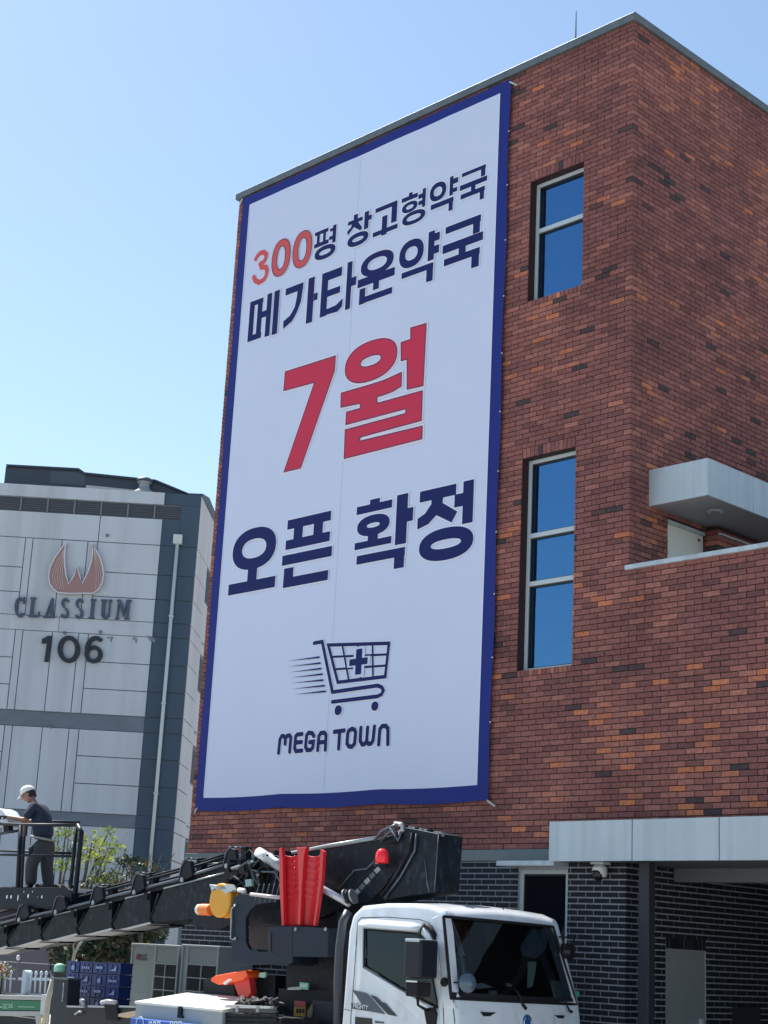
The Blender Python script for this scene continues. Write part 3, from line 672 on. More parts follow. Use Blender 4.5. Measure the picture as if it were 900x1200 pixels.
# ================================================================== APARTMENT BLOCK
CC = Vector((-39.1778, 29.6634, 0)); AZ1, AZ2 = R_(42), R_(-44)
U1 = Vector((math.sin(AZ1), math.cos(AZ1), 0)); N1 = Vector((U1.y, -U1.x, 0))
U2 = Vector((math.sin(AZ2), math.cos(AZ2), 0)); N2 = Vector((U2.y, -U2.x, 0))
def F(s, z, d=0): return CC + U1 * s + N1 * d + Vector((0, 0, z))
def S(s, z, d=0): return CC + U2 * s + N2 * d + Vector((0, 0, z))
def K(px, py, d=0):
    r = ray(px, py); p0 = CC + N1 * d; t = (p0 - EYE).dot(N1) / r.dot(N1); q = EYE + r * t - CC
    return q.dot(U1), q.z
apt = thing('apartment_block', 'pale grey apartment block numbered 106 with a dark corner strip and winged emblem', 'apartment block', tuple(CC))
M_AP = mat('pale_panel', (.56, .59, .63), .75, var=.035, scale=.7)
M_AP2 = mat('side_panel', (.55, .52, .53), .75, var=.035, scale=.7)
M_AD = mat('charcoal_panel', (.050, .085, .125), .6, var=.08, scale=1)
M_AB = mat('slate_band', (.17, .20, .24), .7, var=.08, scale=2)
streaks(M_AP, .13, (2.2, 2.2, .12), .44); streaks(M_AP2, .12, (2.2, 2.2, .15), .44); streaks(M_AD, .12, (2, 2, .2)); streaks(M_AB, .15, (1, 1, 2))
M_GRV = mat('groove', (.16, .18, .21), .9)
ZT = 15.27
def fbox(mb, s0, s1, z0, z1, d0, d1, fn=F):
    c = [fn(s0, z0, d0), fn(s1, z0, d0), fn(s1, z0, d1), fn(s0, z0, d1), fn(s0, z1, d0), fn(s1, z1, d0), fn(s1, z1, d1), fn(s0, z1, d1)]
    f = [(0, 3, 2, 1), (4, 5, 6, 7), (0, 1, 5, 4), (1, 2, 6, 5), (2, 3, 7, 6), (3, 0, 4, 7)]
    a = (c[1] - c[0]).cross(c[3] - c[0]).z
    if a * (z1 - z0) * 1 < 0: f = [tuple(reversed(q)) for q in f]
    return mb.add(c, f)
core = MB(); pa = [F(-16, 0, -.02), F(-.02, 0, -.02), S(9, 0, -.02), S(9, 0, -.02) - U1 * 16]
core.prism(pa, (0, 0, ZT - .03)); core.build('wall', M_GRV, apt)
G_ = .014
def panel(s0, s1, z0, z1, ma, name='wall_panel', fn=F, d=.03, g=G_):
    mb = MB(); fbox(mb, s0 + g, s1 - g, z0 + g, z1 - g, -.02, d, fn); return mb.build(name, ma, apt)
# dark corner strip
for z0, z1 in zip([0, 1.2, 2.4, 3.95, 4.87, 5.25, 6.11, 6.93, 7.73, 8.2, 8.97, 9.8, 10.67, 11.12, 11.84, 12.62, 13.57, ZT], [1.2, 2.4, 3.95, 4.87, 5.25, 6.11, 6.93, 7.73, 8.2, 8.97, 9.8, 10.67, 11.12, 11.84, 12.62, 13.57, ZT, 0][:-1]):
    if z1 > 13.6:
        for q in ((-1.12, 0.03, 14.9, ZT), (-.55, 0.03, 13.57, 14.9), (-1.12, -.55, 13.57, 14.42)): panel(*q, M_AD, g=0.003)
    else: panel(-1.12, .03, z0, z1, M_AD, 'corner_panel')
# top light fascia and louvre row
for a, b in ((-16, -11), (-11, -6), (-6, -1.12)): panel(a, b, 14.88, ZT, M_AP, 'parapet_panel', d=.08, g=.002)
lb = MB(); fbox(lb, -16, -.56, 14.43, 14.87, -.2, -.05); lb.build('louvre_recess', mat('louvre_dark', (.04, .04, .055), .8), apt)
s = -.56
while s > -15:
    lo = MB()
    for q in range(6): fbox(lo, s - .80, s - .03, 14.45 + q * .07, 14.485 + q * .07, -.05, .012)
    lo.build('louvre', mat('louvre_slat', (.055, .06, .075), .7), apt)
    lo = MB(); fbox(lo, s - .86, s - .81, 14.43, 14.87, -.05, .035); lo.build('mullion', M_AB, apt)
    s -= .835
# light panels, laid out as on the facade
def floor_rows(zb, zt, hs):
    """panels between two bands; hs: joint heights right of the ribs"""
    cols_ = [(-4.17, -3.37), (-5.07, -4.17)]
    ribs = [(-3.37, -3.07), (-5.30, -5.07)]
    for a, b in ribs + cols_: panel(a, b, zb, zt, M_AP)
    z = [zb] + hs + [zt]
    for a, b in zip(z, z[1:]): panel(-3.07, -1.12, a, b, M_AP); panel(-8.9, -5.30, a, b, M_AP)
    for a, b in ((-9.15, -8.9), (-10, -9.15), (-10.9, -10), (-11.15, -10.9), (-16, -11.15)): panel(a, b, zb, zt, M_AP)
panel(-3.06, -1.12, 13.57, 14.42, M_AP); panel(-8.0, -3.06, 13.57, 14.42, M_AP); panel(-16, -8.0, 13.57, 14.42, M_AP)
floor_rows(11.12, 13.57, [11.84, 12.62])
for a, b in ((-16, -9), (-9, -4), (-4, -1.12)): panel(a, b, 10.66, 11.12, M_AP, g=.008)
floor_rows(8.2, 10.66, [8.97, 9.8])
for z0, z1 in ((7.73, 8.2), (4.87, 5.25), (2.05, 2.45)):
    panel(-16, -1.12, z0, z1, M_AB, 'floor_band', d=-.0)
floor_rows(5.25, 7.73, [6.11, 6.93])
floor_rows(2.45, 4.87, [3.25, 3.97]); floor_rows(0, 2.05, [1.1])
# side facade
HS = [0, 2.1, 2.45, 3.25, 4.0, 4.82, 5.25, 6.11, 6.88, 7.73, 8.22, 9.05, 9.9, 10.66, 11.1, 11.88, 12.72, 13.55, ZT]
for i, (z0, z1) in enumerate(zip(HS, HS[1:])):
    wide = z0 in (13.55, 10.66, 7.73, 4.82, 2.1)
    if wide: panel(.0, 9, z0, z1, M_AP2, 'side_panel', S)
    else: panel(0, 2.0, z0, z1, M_AP2, 'side_panel', S); panel(2.0, 2.42, z0, z1, M_AP2, 'side_panel', S, g=.0); panel(3.25, 9, z0, z1, M_AP2, 'side_panel', S, g=0)
for z1 in (13.5, 10.6, 7.65, 4.77):
    f = MB(); fbox(f, 2.4, 3.25, z1 - 1.15, z1, -.05, .032, S); fo = f.build('window', M_AB, apt)
    for a in (2.46, 2.86):
        p = MB(); fbox(p, a, a + .34, z1 - 1.1, z1 - .05, .032, .036, S); p.build('pane', mat('dark_pane', (.03, .035, .045), .6, spec=.15), fo)
    f = MB(); fbox(f, 2.42, 3.25, z1 - 2.5, z1 - 1.15, -.02, .03, S); f.build('side_panel', M_AP2, apt)
# rainwater pipe
pp = MB().tube([F(-.59, .3, .12), F(-.59, 13.75, .12)], .055, 14).build('drainpipe', mat('pipe_pale', (.62, .64, .62), .4), apt, smooth=True)
m = MB(); fbox(m, -.73, -.45, 13.62, 13.92, .03, .22); m.build('rain_head', mat('pipe_pale', (0, 0, 0)), pp, bevel=.02)
for z in (3.2, 5.9, 8.6, 11.3):
    m = MB(); fbox(m, -.66, -.52, z, z + .05, .03, .19); m.build('pipe_clip', M_FRAME, pp)
# roof line: dark raised parapet and vent
M_RF = mat('roof_metal', (.045, .06, .085), .6, var=.1)
def slab(pts, d0, th, ma, name): MB().prism([F(a, b, d0) for a, b in pts], -N1 * th).build(name, ma, apt)
slab([(-6.3, ZT - .02), (-6.3, 16.02), (-4.02, 16.03), (-3.82, 15.9), (-2.7, 15.86), (-1.55, 15.8), (-.45, 15.42), (-.1, ZT - .02)], -.6, 3.0, M_RF, 'roof_housing')
slab([(-6.22, 15.98), (-6.3, 16.06), (-3.98, 16.075), (-3.78, 15.95), (-1.52, 15.85), (-.42, 15.46), (-.42, 15.41), (-1.55, 15.79), (-3.8, 15.88), (-4.02, 16.01), (-6.22, 16.0)], -.5, .3, mat('roof_edge', (.03, .045, .06), .6), 'roof_edge')
slab([(-4.85, 15.9), (-4.85, 15.55), (-3.75, 15.53), (-3.75, 15.88), (-4.0, 15.97), (-4.85, 15.95)], -.59, .1, mat('roof_panel', (.07, .09, .12), .6), 'roof_panel')
slab([(-3.7, ZT), (-3.7, 15.54), (-1.9, 15.47), (-1.9, ZT)], -.55, .1, M_AP2, 'roof_inset')
slab([(-6.12, ZT), (-6.12, 15.42), (-5.95, 15.42), (-5.95, ZT)], -.58, .05, mat('sky_gap', (.5, .55, .6), .5), 'sky_gap_strip')  # pale slab coloured as bright sky showing through the roof opening
vb = MB().lathe(F(-1.85, ZT - .05, -.45), (0, 0, 1), [(.42, 0), (.40, .12), (.20, .26), (.17, .36), (.17, .45), (.235, .47), (.25, .55), (.235, .60), (.17, .64), (.05, .68)], 24).build('roof_vent', mat('vent_metal', (.30, .32, .33), .5), apt, smooth=True)
MB().lathe(F(-1.85, ZT + .44, -.45), (0, 0, 1), [(.245, 0), (.26, .02), (.26, .07), (.245, .09)], 24).build('vent_cap', M_RF, vb)
m = MB(); m.prism([S(.0, ZT - .02, .06), S(.0, ZT + .06, .06), S(1.5, ZT + .35, .06), S(2.2, ZT + .32, .06), S(9, ZT + .1, .06), S(9, ZT - .02, .06)], -N2 * .5); m.build('roof_edge', M_RF, apt)
# emblem
def kz(pts, x0=0, y0=630, s=.188889, d=.05): return [K(x0 + a * s, y0 + b * s, d) for a, b in pts]
em = [(410, 36), (375, 85), (340, 135), (314, 190), (304, 245), (312, 290), (335, 325), (365, 345), (440, 352), (520, 350), (582, 350), (615, 325), (636, 285), (645, 235), (638, 180), (620, 125), (600, 85), (574, 42),
      (578, 95), (570, 150), (550, 215), (512, 290), (498, 240), (480, 185), (462, 240), (430, 292), (412, 235), (404, 170), (404, 110)]
ek = kz(em)
eb = MB().prism([F(a, b, .16) for a, b in ek], -N1 * .12).build('emblem', mat('emblem_pink', (.36, .20, .18), .5), apt)
rim = MB(); q2 = [F(a, b, .165) for a, b in ek] ; rim.tube(q2 + [q2[0]], .024, 5); rim.build('rim', mat('emblem_rim', (.66, .66, .68), .4), eb)
for k in range(5):
    t = (k + 1) / 6
    l = [(410 - 2 * k, 60 + 8 * k), (345 + t * 55, 160 + 10 * k), (310 + t * 95, 250), (335 + t * 75, 325 - 0 * k)]
    r = [(990 - a, b + 5) for a, b in l]
    for q in (l, r):
        tb = MB().tube([F(a, b, .165) for a, b in kz(q)], .008, 4); tb.build('stripe', mat('emblem_line', (.62, .50, .48), .4), eb)
# lettering on the facade
M_LT = mat('letter_slate', (.055, .085, .13), .5)
def glyph(rects, name, ma=M_LT, d0=.05, th=.09, lab=None):
    g_ = MB()
    for i, q in enumerate(rects):
        kk_ = kz(q, d=.05); g_.prism([F(a, b, d0 + th + .001 * i) for a, b in kk_], -N1 * (th + .001 * i))
    return g_.build(name, ma, apt)
def ser(x, y0, y1, w=20, sl=-.11):   # slab serif stem from top y0 to bottom y1
    dx = sl * (y1 - y0)
    return [[(x, y0), (x + w, y0), (x + w + dx, y1), (x + dx, y1)], [(x - 8, y0), (x + w + 8, y0), (x + w + 8, y0 + 9), (x - 8, y0 + 9)], [(x + dx - 8, y1 - 9), (x + w + dx + 8, y1 - 9), (x + w + dx + 8, y1), (x + dx - 8, y1)]]
def arc(cx, cy, rx, ry, a0, a1, w, n=12):
    o = []
    for i in range(n):
        t0 = math.radians(a0 + (a1 - a0) * i / n); t1 = math.radians(a0 + (a1 - a0) * (i + 1) / n)
        o.append([(cx + rx * math.cos(t0), cy - ry * math.sin(t0)), (cx + rx * math.cos(t1), cy - ry * math.sin(t1)), (cx + (rx - w) * math.cos(t1), cy - (ry - w * .8) * math.sin(t1)), (cx + (rx - w) * math.cos(t0), cy - (ry - w * .8) * math.sin(t0))])
    return o
LET = [arc(126, 435, 34, 63, 50, 318, 18) + [[(148, 372), (158, 372), (154, 412), (144, 412)], [(136, 470), (146, 470), (140, 496), (130, 496)]],
       ser(198, 374, 494) + [[(196, 484), (238, 484), (240, 462), (248, 462), (242, 496), (196, 496)]],
       [[(322, 378), (334, 378), (334, 500), (314, 500), (314, 420), (286, 500), (276, 500)], [(292, 458), (322, 458), (322, 468), (290, 468)], [(268, 490), (300, 490), (300, 499), (268, 499)], [(304, 491), (342, 491), (342, 500), (304, 500)]],
       arc(408, 410, 26, 32, 20, 250, 16) + arc(402, 470, 28, 33, -160, 80, 16),
       arc(497, 412, 26, 32, 20, 250, 16) + arc(491, 473, 28, 33, -160, 80, 16),
       ser(572, 384, 504),
       [[(636, 387), (656, 387), (648, 480), (628, 480)], [(680, 388), (690, 388), (682, 480), (672, 480)], [(628, 387), (664, 387), (664, 396), (628, 396)], [(672, 388), (698, 388), (698, 397), (672, 397)]] + arc(655, 476, 28, 31, 180, 360, 16),
       ser(735, 388, 508, 10) + ser(792, 389, 510, 18) + [[(735, 389), (752, 389), (770, 462), (764, 492)], [(788, 389), (800, 389), (766, 492), (764, 470)]]]
for q in LET: glyph(q, 'letter')
MBK = mat('number_black', (.012, .018, .028), .5)
glyph([[(262, 634), (300, 612), (322, 612), (322, 622), (302, 772), (276, 772), (294, 652), (262, 660)]], 'number', MBK)
glyph(arc(429, 695, 70, 84, 0, 360, 31, 28), 'number', MBK)
glyph(arc(582, 726, 57, 55, 0, 360, 29, 24) + arc(596, 700, 68, 86, 50, 182, 29, 12), 'number', MBK)
# patches of peeling paint beside the number
m = MB()
for (a, b, w_, h_) in ((672, 622, 16, 9), (690, 632, 9, 22), (700, 622, 6, 10), (835, 628, 16, 12), (845, 645, 10, 16), (925, 618, 26, 9), (940, 632, 18, 16), (952, 640, 14, 18)):
    a0 = (K(a * .18889, 630 + b * .18889)); 
    pts = [(a0[0] + (w_ * .0048) * random.uniform(.6, 1.3) * math.cos(t), a0[1] + h_ * .0045 * random.uniform(.5, 1.3) * math.sin(t)) for t in [i * .9 for i in range(7)]]
    m.flat([F(x, z, .0345) for x, z in pts], N1)
m.build('paint_patch', mat('bare_render', (.25, .26, .29), .9), apt)
for px, py in ((126, 628), (76, 742), (118, 741), (60, 852)):
    s_, z_ = K(px, py); MB().lathe(F(s_, z_, .03), N1, [(.05, 0), (.05, .05), (.03, .07)], 10).build('outlet', M_AB, apt)
# ================================================================== LADDER TRUCK
trk = thing('ladder_truck', 'white cab truck carrying a black telescopic ladder lift, parked along the brick building', 'truck', (-14.5, 13.3, 0))
M_WP_ = mat('truck_white', (.70, .74, .78), .28, 0, var=.04, scale=3, coat=.6)
streaks(M_WP_, .13, (7, 7, 3), .5, (.55, .50, .44))
M_CHR = mat('chrome', (.75, .75, .75), .15, 1)
M_STEEL = mat('worn_steel', (.30, .32, .34), .38, .6, var=.3, scale=12)
M_BOOM = mat('boom_black', (.007, .011, .017), .5, 0, var=.4, scale=5, bump=.12, spec=.2)
M_BOOM2 = mat('boom_black_dull', (.008, .009, .014), .6, var=.4, scale=8, spec=.3)
streaks(M_BOOM, .5, (14, 14, 9), .52, (3.2, 3.0, 2.8)); streaks(M_BOOM2, .4, (10, 10, 10), .55, (2.6, 2.4, 2.2))
M_EDG = mat('edge_grey', (.09, .115, .14), .35, .4, var=.2)
M_RUB = mat('rubber', (.010, .010, .011), .7, spec=.3)
def TY(z): return 12.3 + .075 * max(0, (z - 1.25) / .9)
def onside(px, py, e=.0):
    p = at(px, py, Y=12.3)
    for _ in range(3): p = at(px, py, Y=TY(p.z) - e)
    return p
def FX(z): return -11.42 - .235 * max(0, min(1, (z - 1.25) / .80))       # windscreen plane
def onfront(px, py, e=0):
    p = at(px, py, X=-11.42)
    for _ in range(4): p = at(px, py, X=FX(p.z) + e)
    return p
def bake(o):
    dg = bpy.context.evaluated_depsgraph_get(); dg.update(); me = bpy.data.meshes.new_from_object(o.evaluated_get(dg)); o.modifiers.clear(); o.data = me
prof = [(-13.06, .62), (-13.07, 1.86), (-13.03, 2.04), (-12.90, 2.135), (-12.55, 2.165), (-12.1, 2.17), (-11.85, 2.15), (-11.70, 2.10), (-11.665, 2.06), (-11.42, 1.25), (-11.385, 1.05), (-11.38, .62), (-11.40, .45), (-12.0, .45), (-12.05, .62)]
cb = MB(); ny = 12; rows = []
for j in range(ny + 1):
    t = j / ny; r = []
    for (x, z) in prof:
        y0 = TY(z); y1 = 26.6 - y0; yy = y0 + (y1 - y0) * t
        crown = math.sin(math.pi * t)
        zz = z + (.035 * crown - .0 if z > 2.09 else 0); xx = x + (.07 * (crown - .0) if x > -11.72 else 0) - (.0 if x > -11.72 else 0)
        r.append((xx, yy, zz))
    rows.append(r)
n = len(prof)
for r in rows: cb.v += r
for j in range(ny):
    for i in range(n):
        a = j * n + i; b = j * n + (i + 1) % n; cb.f.append((a, a + n, b + n, b))
cb.f.append(tuple(range(n))); cb.f.append(tuple(ny * n + i for i in reversed(range(n))))
cab = cb.build('cab', M_WP_, trk)
bm = bmesh.new(); bm.from_mesh(cab.data); bmesh.ops.recalc_face_normals(bm, faces=bm.faces); bm.to_mesh(cab.data); bm.free()
md = cab.modifiers.new('b', 'BEVEL'); md.width = .055; md.segments = 4; md.limit_method = 'ANGLE'; md.angle_limit = R_(40)
bake(cab)
SWIN = [(427, 1089), (491, 1094), (498, 1101), (512, 1173), (513, 1181), (497, 1173.5), (466, 1156), (427, 1132)]
WSC = [(525, 1080), (529, 1076), (580, 1078), (636, 1085), (645, 1087), (650, 1100), (665, 1150), (672, 1174), (640, 1174), (590, 1171), (539, 1169.5), (534, 1160)]
def cutter(mb):
    o = mb.build('cutter', M_BLK); bm = bmesh.new(); bm.from_mesh(o.data); bmesh.ops.recalc_face_normals(bm, faces=bm.faces); bm.to_mesh(o.data); bm.free(); return o
cuts = [cutter(MB().prism([(-12.98, 12.44, 1.0), (-12.98, 12.44, 2.07), (-11.76, 12.44, 2.05), (-11.50, 12.44, 1.2), (-11.50, 12.44, 1.0)], (0, 1.72, 0))),
        cutter(MB().prism([onside(a, b, 0) - Vector((0, .06, 0)) for a, b in SWIN], (0, .3, 0))),
        cutter(MB().prism([onfront(a, b, 0) + Vector((.18, 0, 0)) for a, b in WSC], (-.42, 0, .0)))]
for c in cuts:
    md = cab.modifiers.new('c', 'BOOLEAN'); md.operation = 'DIFFERENCE'; md.solver = 'EXACT'; md.object = c
bake(cab)
for c in cuts: bpy.data.objects.remove(c, do_unlink=True)
cab.data.materials.append(mat('cab_lining', (.02, .02, .024), .9))
for p in cab.data.polygons:
    p.use_smooth = True; c = p.center
    if 12.43 < c.y < 14.17 and .99 < c.z < 2.075 and -12.99 < c.x < FX(c.z) - .05 and all(12.43 < cab.data.vertices[i].co.y < 14.18 for i in p.vertices): p.material_index = 1
md = cab.modifiers.new('w', 'EDGE_SPLIT'); md.split_angle = R_(28)
# glass
MB().prism([onside(a, b, -.012) for a, b in SWIN], (0, .006, 0)).build('side_glass', M_CGLASS, cab)
wg = MB(); 
ws = MB().flat([onfront(a, b, -.0) + Vector((.0, 0, 0)) for a, b in WSC], (1, 0, 0))
# windscreen as a bowed sheet
tl, tr, br, bl = [onfront(a, b) for a, b in ((519.5, 1074), (646, 1086), (675, 1177), (529, 1170))]
P = []
for i in range(9):
    v = i / 8; r = []
    for j in range(17):
        u = j / 16; p = (tl * (1 - u) + tr * u) * (1 - v) + (bl * (1 - u) + br * u) * v
        p = Vector((FX(p.z) + .07 * math.sin(math.pi * (p.y - 12.32) / 1.96) - .012, p.y, p.z)); r.append(p)
    P.append(r)
gw = MB().grid([r[::-1] for r in P]).build('windscreen', M_CGLASS, trk, smooth=True)
fr = MB(); loop = [P[0][j] for j in range(17)] + [P[i][16] for i in range(1, 9)] + [P[8][j] for j in range(15, -1, -1)] + [P[i][0] for i in range(7, 0, -1)]
loop = [p + Vector((.012, 0, 0)) for p in loop]; fr.tube(loop + [loop[0]], .017, 6); fr.build('seal', M_RUB, gw)
bt = MB().grid([[P[8][j] + Vector((.008, 0, .005)) for j in range(17)], [P[8][j] + Vector((-.004, 0, .06)) for j in range(17)]]).build('dark_edge', M_BLK, gw)
lp = [onside(a, b, .004) for a, b in SWIN]; MB().tube(lp + [lp[0]], .010, 6).build('window_seal', M_RUB, cab)
# interior
itr = mat('interior_dark', (.035, .035, .04), .8); seatm = mat('seat_fabric', (.16, .20, .25), .9)
MB().prism([(-11.53, 12.46, 1.0), (-11.53, 12.46, 1.22), (-11.78, 12.46, 1.27), (-11.95, 12.46, 1.18), (-11.95, 12.46, 1.0)], (0, 1.68, 0)).build('dashboard', itr, cab)
for y in (12.55, 13.6):
    s = MB().prism([(-12.9, y, 1.01), (-12.97, y, 1.62), (-12.88, y, 1.66), (-12.78, y, 1.1), (-12.4, y, 1.12), (-12.4, y, 1.01)], (0, .46, 0)).build('seat', seatm, cab, bevel=.03)
    MB().box(-12.95, -12.87, y + .1, y + .36, 1.67, 1.86).build('headrest', seatm, s, bevel=.03)
w0 = Vector((-11.98, 13.78, 1.30)); MB().tube([w0 + Vector((.07 * math.sin(t) , .20 * math.cos(t), .19 * math.sin(t))) for t in [i * math.pi / 12 for i in range(25)]], .014, 6).build('steering_wheel', M_RUB, cab)
MB().prism([onfront(a, b, -.10) for a, b in ((619, 1127), (629, 1127), (627, 1142), (624, 1156), (618, 1158))], (-.01, 0, 0)).build('paper_pass', mat('paper', (.45, .52, .52), .7), cab)
for q in (((557, 1153), (566, 1152), (578, 1157), (560, 1159)), ((575, 1161), (582, 1161), (583, 1168), (574, 1168)), ((594, 1152), (599, 1153), (600, 1156), (595, 1156))):
    MB().prism([onfront(a, b, -.12) for a, b in q], (-.03, 0, 0)).build('note', mat('note_grey', (.35, .38, .38), .7), cab)
MB().prism([onfront(a, b, -.09) for a, b in ((624, 1088), (644, 1090), (640, 1112), (628, 1124), (613, 1120), (610, 1110))], (-.02, 0, 0)).build('fascia_reflection', mat('reflection_blue', (.10, .14, .19), .6), cab, bevel=.004)  # bluish plate painting the canopy fascia's reflection in the windscreen
for q in (((524, 1079), (533, 1100), (541, 1125), (544, 1148)), ((529, 1079), (537, 1100), (543, 1120)), ((530, 1123), (533, 1150), (537, 1164))):
    MB().tube([onfront(a, b, -.07) for a, b in q], .017, 6).build('pillar_reflection', mat('reflection_grey', (.34, .37, .36), .6), cab)  # pale strips painting the pillar's reflection in the glass
PIL = MB().prism([onside(a, b, .004) for a, b in ((505, 1076), (512, 1073), (521, 1073), (524, 1090), (531, 1170), (533, 1182), (519, 1182), (516, 1150), (511, 1105))], (0, .10, 0)).build('pillar', M_WP_, cab, bevel=.012)
# seams
def seam(pts, fn=onside, r=.004, name='panel_gap', par=cab, ma=None): return MB().tube([fn(a, b, .001) for a, b in pts], r, 5).build(name, ma or M_RUB, par)
def K8(a, b): return (400 + a * .17778, 1040 + b * .17778)
door = MB().flat([onside(*K8(a, b), .0025) for a, b in ((106, 250), (112, 222), (132, 204), (300, 200), (520, 222), (560, 240), (150, 262), (140, 275), (140, 530), (370, 668), (540, 765), (640, 815), (660, 1010), (55, 1010))], (0, -1, 0)).build('door', M_WP_, trk)
seam([K8(a, b) for a, b in ((105, 260), (110, 222), (130, 200), (300, 195), (520, 212), (575, 232), (606, 275), (640, 400), (664, 600), (676, 900), (674, 1200))], par=door)
seam([K8(a, b) for a, b in ((105, 260), (86, 560), (62, 860), (58, 1200))], par=door)
seam([K8(a, b) for a, b in ((0, 798), (58, 812))], r=.003)
vis_ = []
for i in range(7):
    u = i / 6; a = 424 + 72 * u; b = 1076.5 + 5.5 * u + (2 if i in (0, 6) else 0); h = 9.5 - (3 if i in (0, 6) else 0)
    p = onside(a, b, .0); q = onside(a, b + h * .5, .0); r_ = onside(a, b + h, .0)
    vis_.append([p + Vector((0, -.005, 0)), q + Vector((0, -.045, .005)), r_ + Vector((0, -.055, 0)), r_ + Vector((0, -.045, -.002)), q + Vector((0, -.02, 0))])
MB().grid(vis_).build('window_visor', mat('visor_white', (.72, .76, .80), .12, coat=1), door, smooth=True, solid=.006)
MB().tube([onside(a, b, .03) for a, b in ((497, 1087), (503, 1097), (508, 1112), (512, 1136))], [.02, .024, .022, .008], 8).build('pillar_deflector', mat('visor_white', (0, 0, 0)), door, smooth=True)
MB().tube([onside(a, b, .02) for a, b in ((497, 1084), (504, 1087), (509, 1096), (509, 1101))], [.016, .03, .03, .012], 8).build('deflector_cap', M_RUB, door, smooth=True)
def K7(a, b): return (400 + a * .08889, 1130 + b * .08889)
M_DEC = mat('decal_grey', (.075, .09, .11), .5, var=.15, scale=30); M_DECB = mat('decal_black', (.02, .024, .032), .45)
MB().flat([onside(*K7(a, b), .005) for a, b in ((140, 335), (325, 382), (348, 398), (580, 660), (360, 618), (130, 583), (130, 512), (275, 535))], (0, -1, 0)).build('decal', M_DEC, door)
MB().flat([onside(*K7(a, b), .005) for a, b in ((375, 400), (455, 428), (535, 502), (575, 510), (735, 687), (612, 662))], (0, -1, 0)).build('decal', M_DECB, door)
MB().flat([onside(*K7(a, b), .006) for a, b in ((130, 512), (270, 532), (350, 560), (345, 612), (130, 582))], (0, -1, 0)).build('name_plate', M_DECB, door)
def text_obj(s, size, O, U, V, ma, parent, name='lettering', e=.0, bold=0.0, th=0):
    c = bpy.data.curves.new('t', 'FONT'); c.body = s; c.size = size; c.offset = bold; c.align_x = 'LEFT'
    o = bpy.data.objects.new('t', c); col.objects.link(o); dg = bpy.context.evaluated_depsgraph_get(); dg.update()
    me = bpy.data.meshes.new_from_object(o.evaluated_get(dg)); bpy.data.objects.remove(o, do_unlink=True)
    U = Vector(U).normalized(); V = Vector(V).normalized(); O = Vector(O)
    for v in me.vertices: v.co = O + U * v.co.x + V * v.co.y
    me.materials.clear(); me.materials.append(ma)
    ob = bpy.data.objects.new(name, me); col.objects.link(ob); ob.parent = parent
    ob.matrix_parent_inverse = Matrix.Translation(-parent.location) if parent.type == 'EMPTY' else Matrix(); return ob
p0 = onside(*K7(150, 573), .008); p1 = onside(*K7(350, 600), .008)
text_obj('MIGHTY', .062, p0, p1 - p0, (.12, 0, 1), mat('decal_white', (.7, .7, .72), .5), door, bold=.0012)
MB().prism([onside(*K7(a, b), .004) for a, b in ((180, 690), (400, 715), (415, 900), (175, 890))], (0, .01, 0)).build('handle_recess', M_BLK, door, bevel=.003)
MB().prism([onside(*K7(a, b), .006) for a, b in ((440, 745), (560, 762), (560, 782), (440, 775))], (0, .004, 0)).build('badge', M_DEC, door)
# mirrors
def rr(x0, y0, x1, y1, Y, dep, ma, name, par, bev=.03):
    a = at(x0, y0, Y=Y); b = at(x1, y1, Y=Y); return MB().box(a.x, b.x, Y, Y + dep, b.z, a.z).build(name, ma, par, bevel=bev)
mh = rr(473.5, 1100, 492, 1147, 11.98, .26, mat('mirror_black', (.012, .015, .022), .4, spec=.3), 'mirror', trk)
rr(474.5, 1099.5, 491, 1104, 11.975, .2, mat('mirror_top', (.45, .5, .55), .2), 'mirror_cap', mh, .008)
rr(475, 1150, 489, 1168.5, 11.98, .2, M_RUB, 'lower_mirror', mh, .02)
rr(475.5, 1148.5, 488.5, 1151.5, 11.975, .16, M_CHR, 'chrome_strip', mh, .004)
MB().tube([onside(497, 1083, .02), at(492, 1090, Y=12.1), at(491.5, 1104, Y=12.08)], .014, 8).build('arm', M_RUB, mh, smooth=True)
MB().tube([at(489, 1168, Y=12.08), at(490, 1178, Y=12.1), at(495, 1181, Y=12.15), onside(501, 1184, .02)], .014, 8).build('arm', M_RUB, mh, smooth=True)
MB().prism([onside(a, b, .03) for a, b in ((496, 1182), (508, 1180), (511, 1188), (509, 1204), (500, 1204))], (0, .03, 0)).build('mirror_bracket', M_RUB, mh, bevel=.008)
# round front mirror
c0 = onfront(548, 1152, .10)
rm = MB().lathe(c0, (.9, -.42, .1), [(.03, -.05), (.085, -.02), (.098, 0), (.09, .008)], 24).build('round_mirror', mat('mirror_blue', (.10, .14, .18), .12, .3), trk, smooth=True)
MB().tube([onside(522, 1151, .03), c0 + Vector((-.02, -.02, 0))], .009, 6).build('arm', M_RUB, rm)
rk = onside(522, 1151, .0); MB().lathe(rk, (0, -1, 0), [(.045, -.01), (.045, .03), (.03, .045)], 14).build('arm_base', M_RUB, rm)
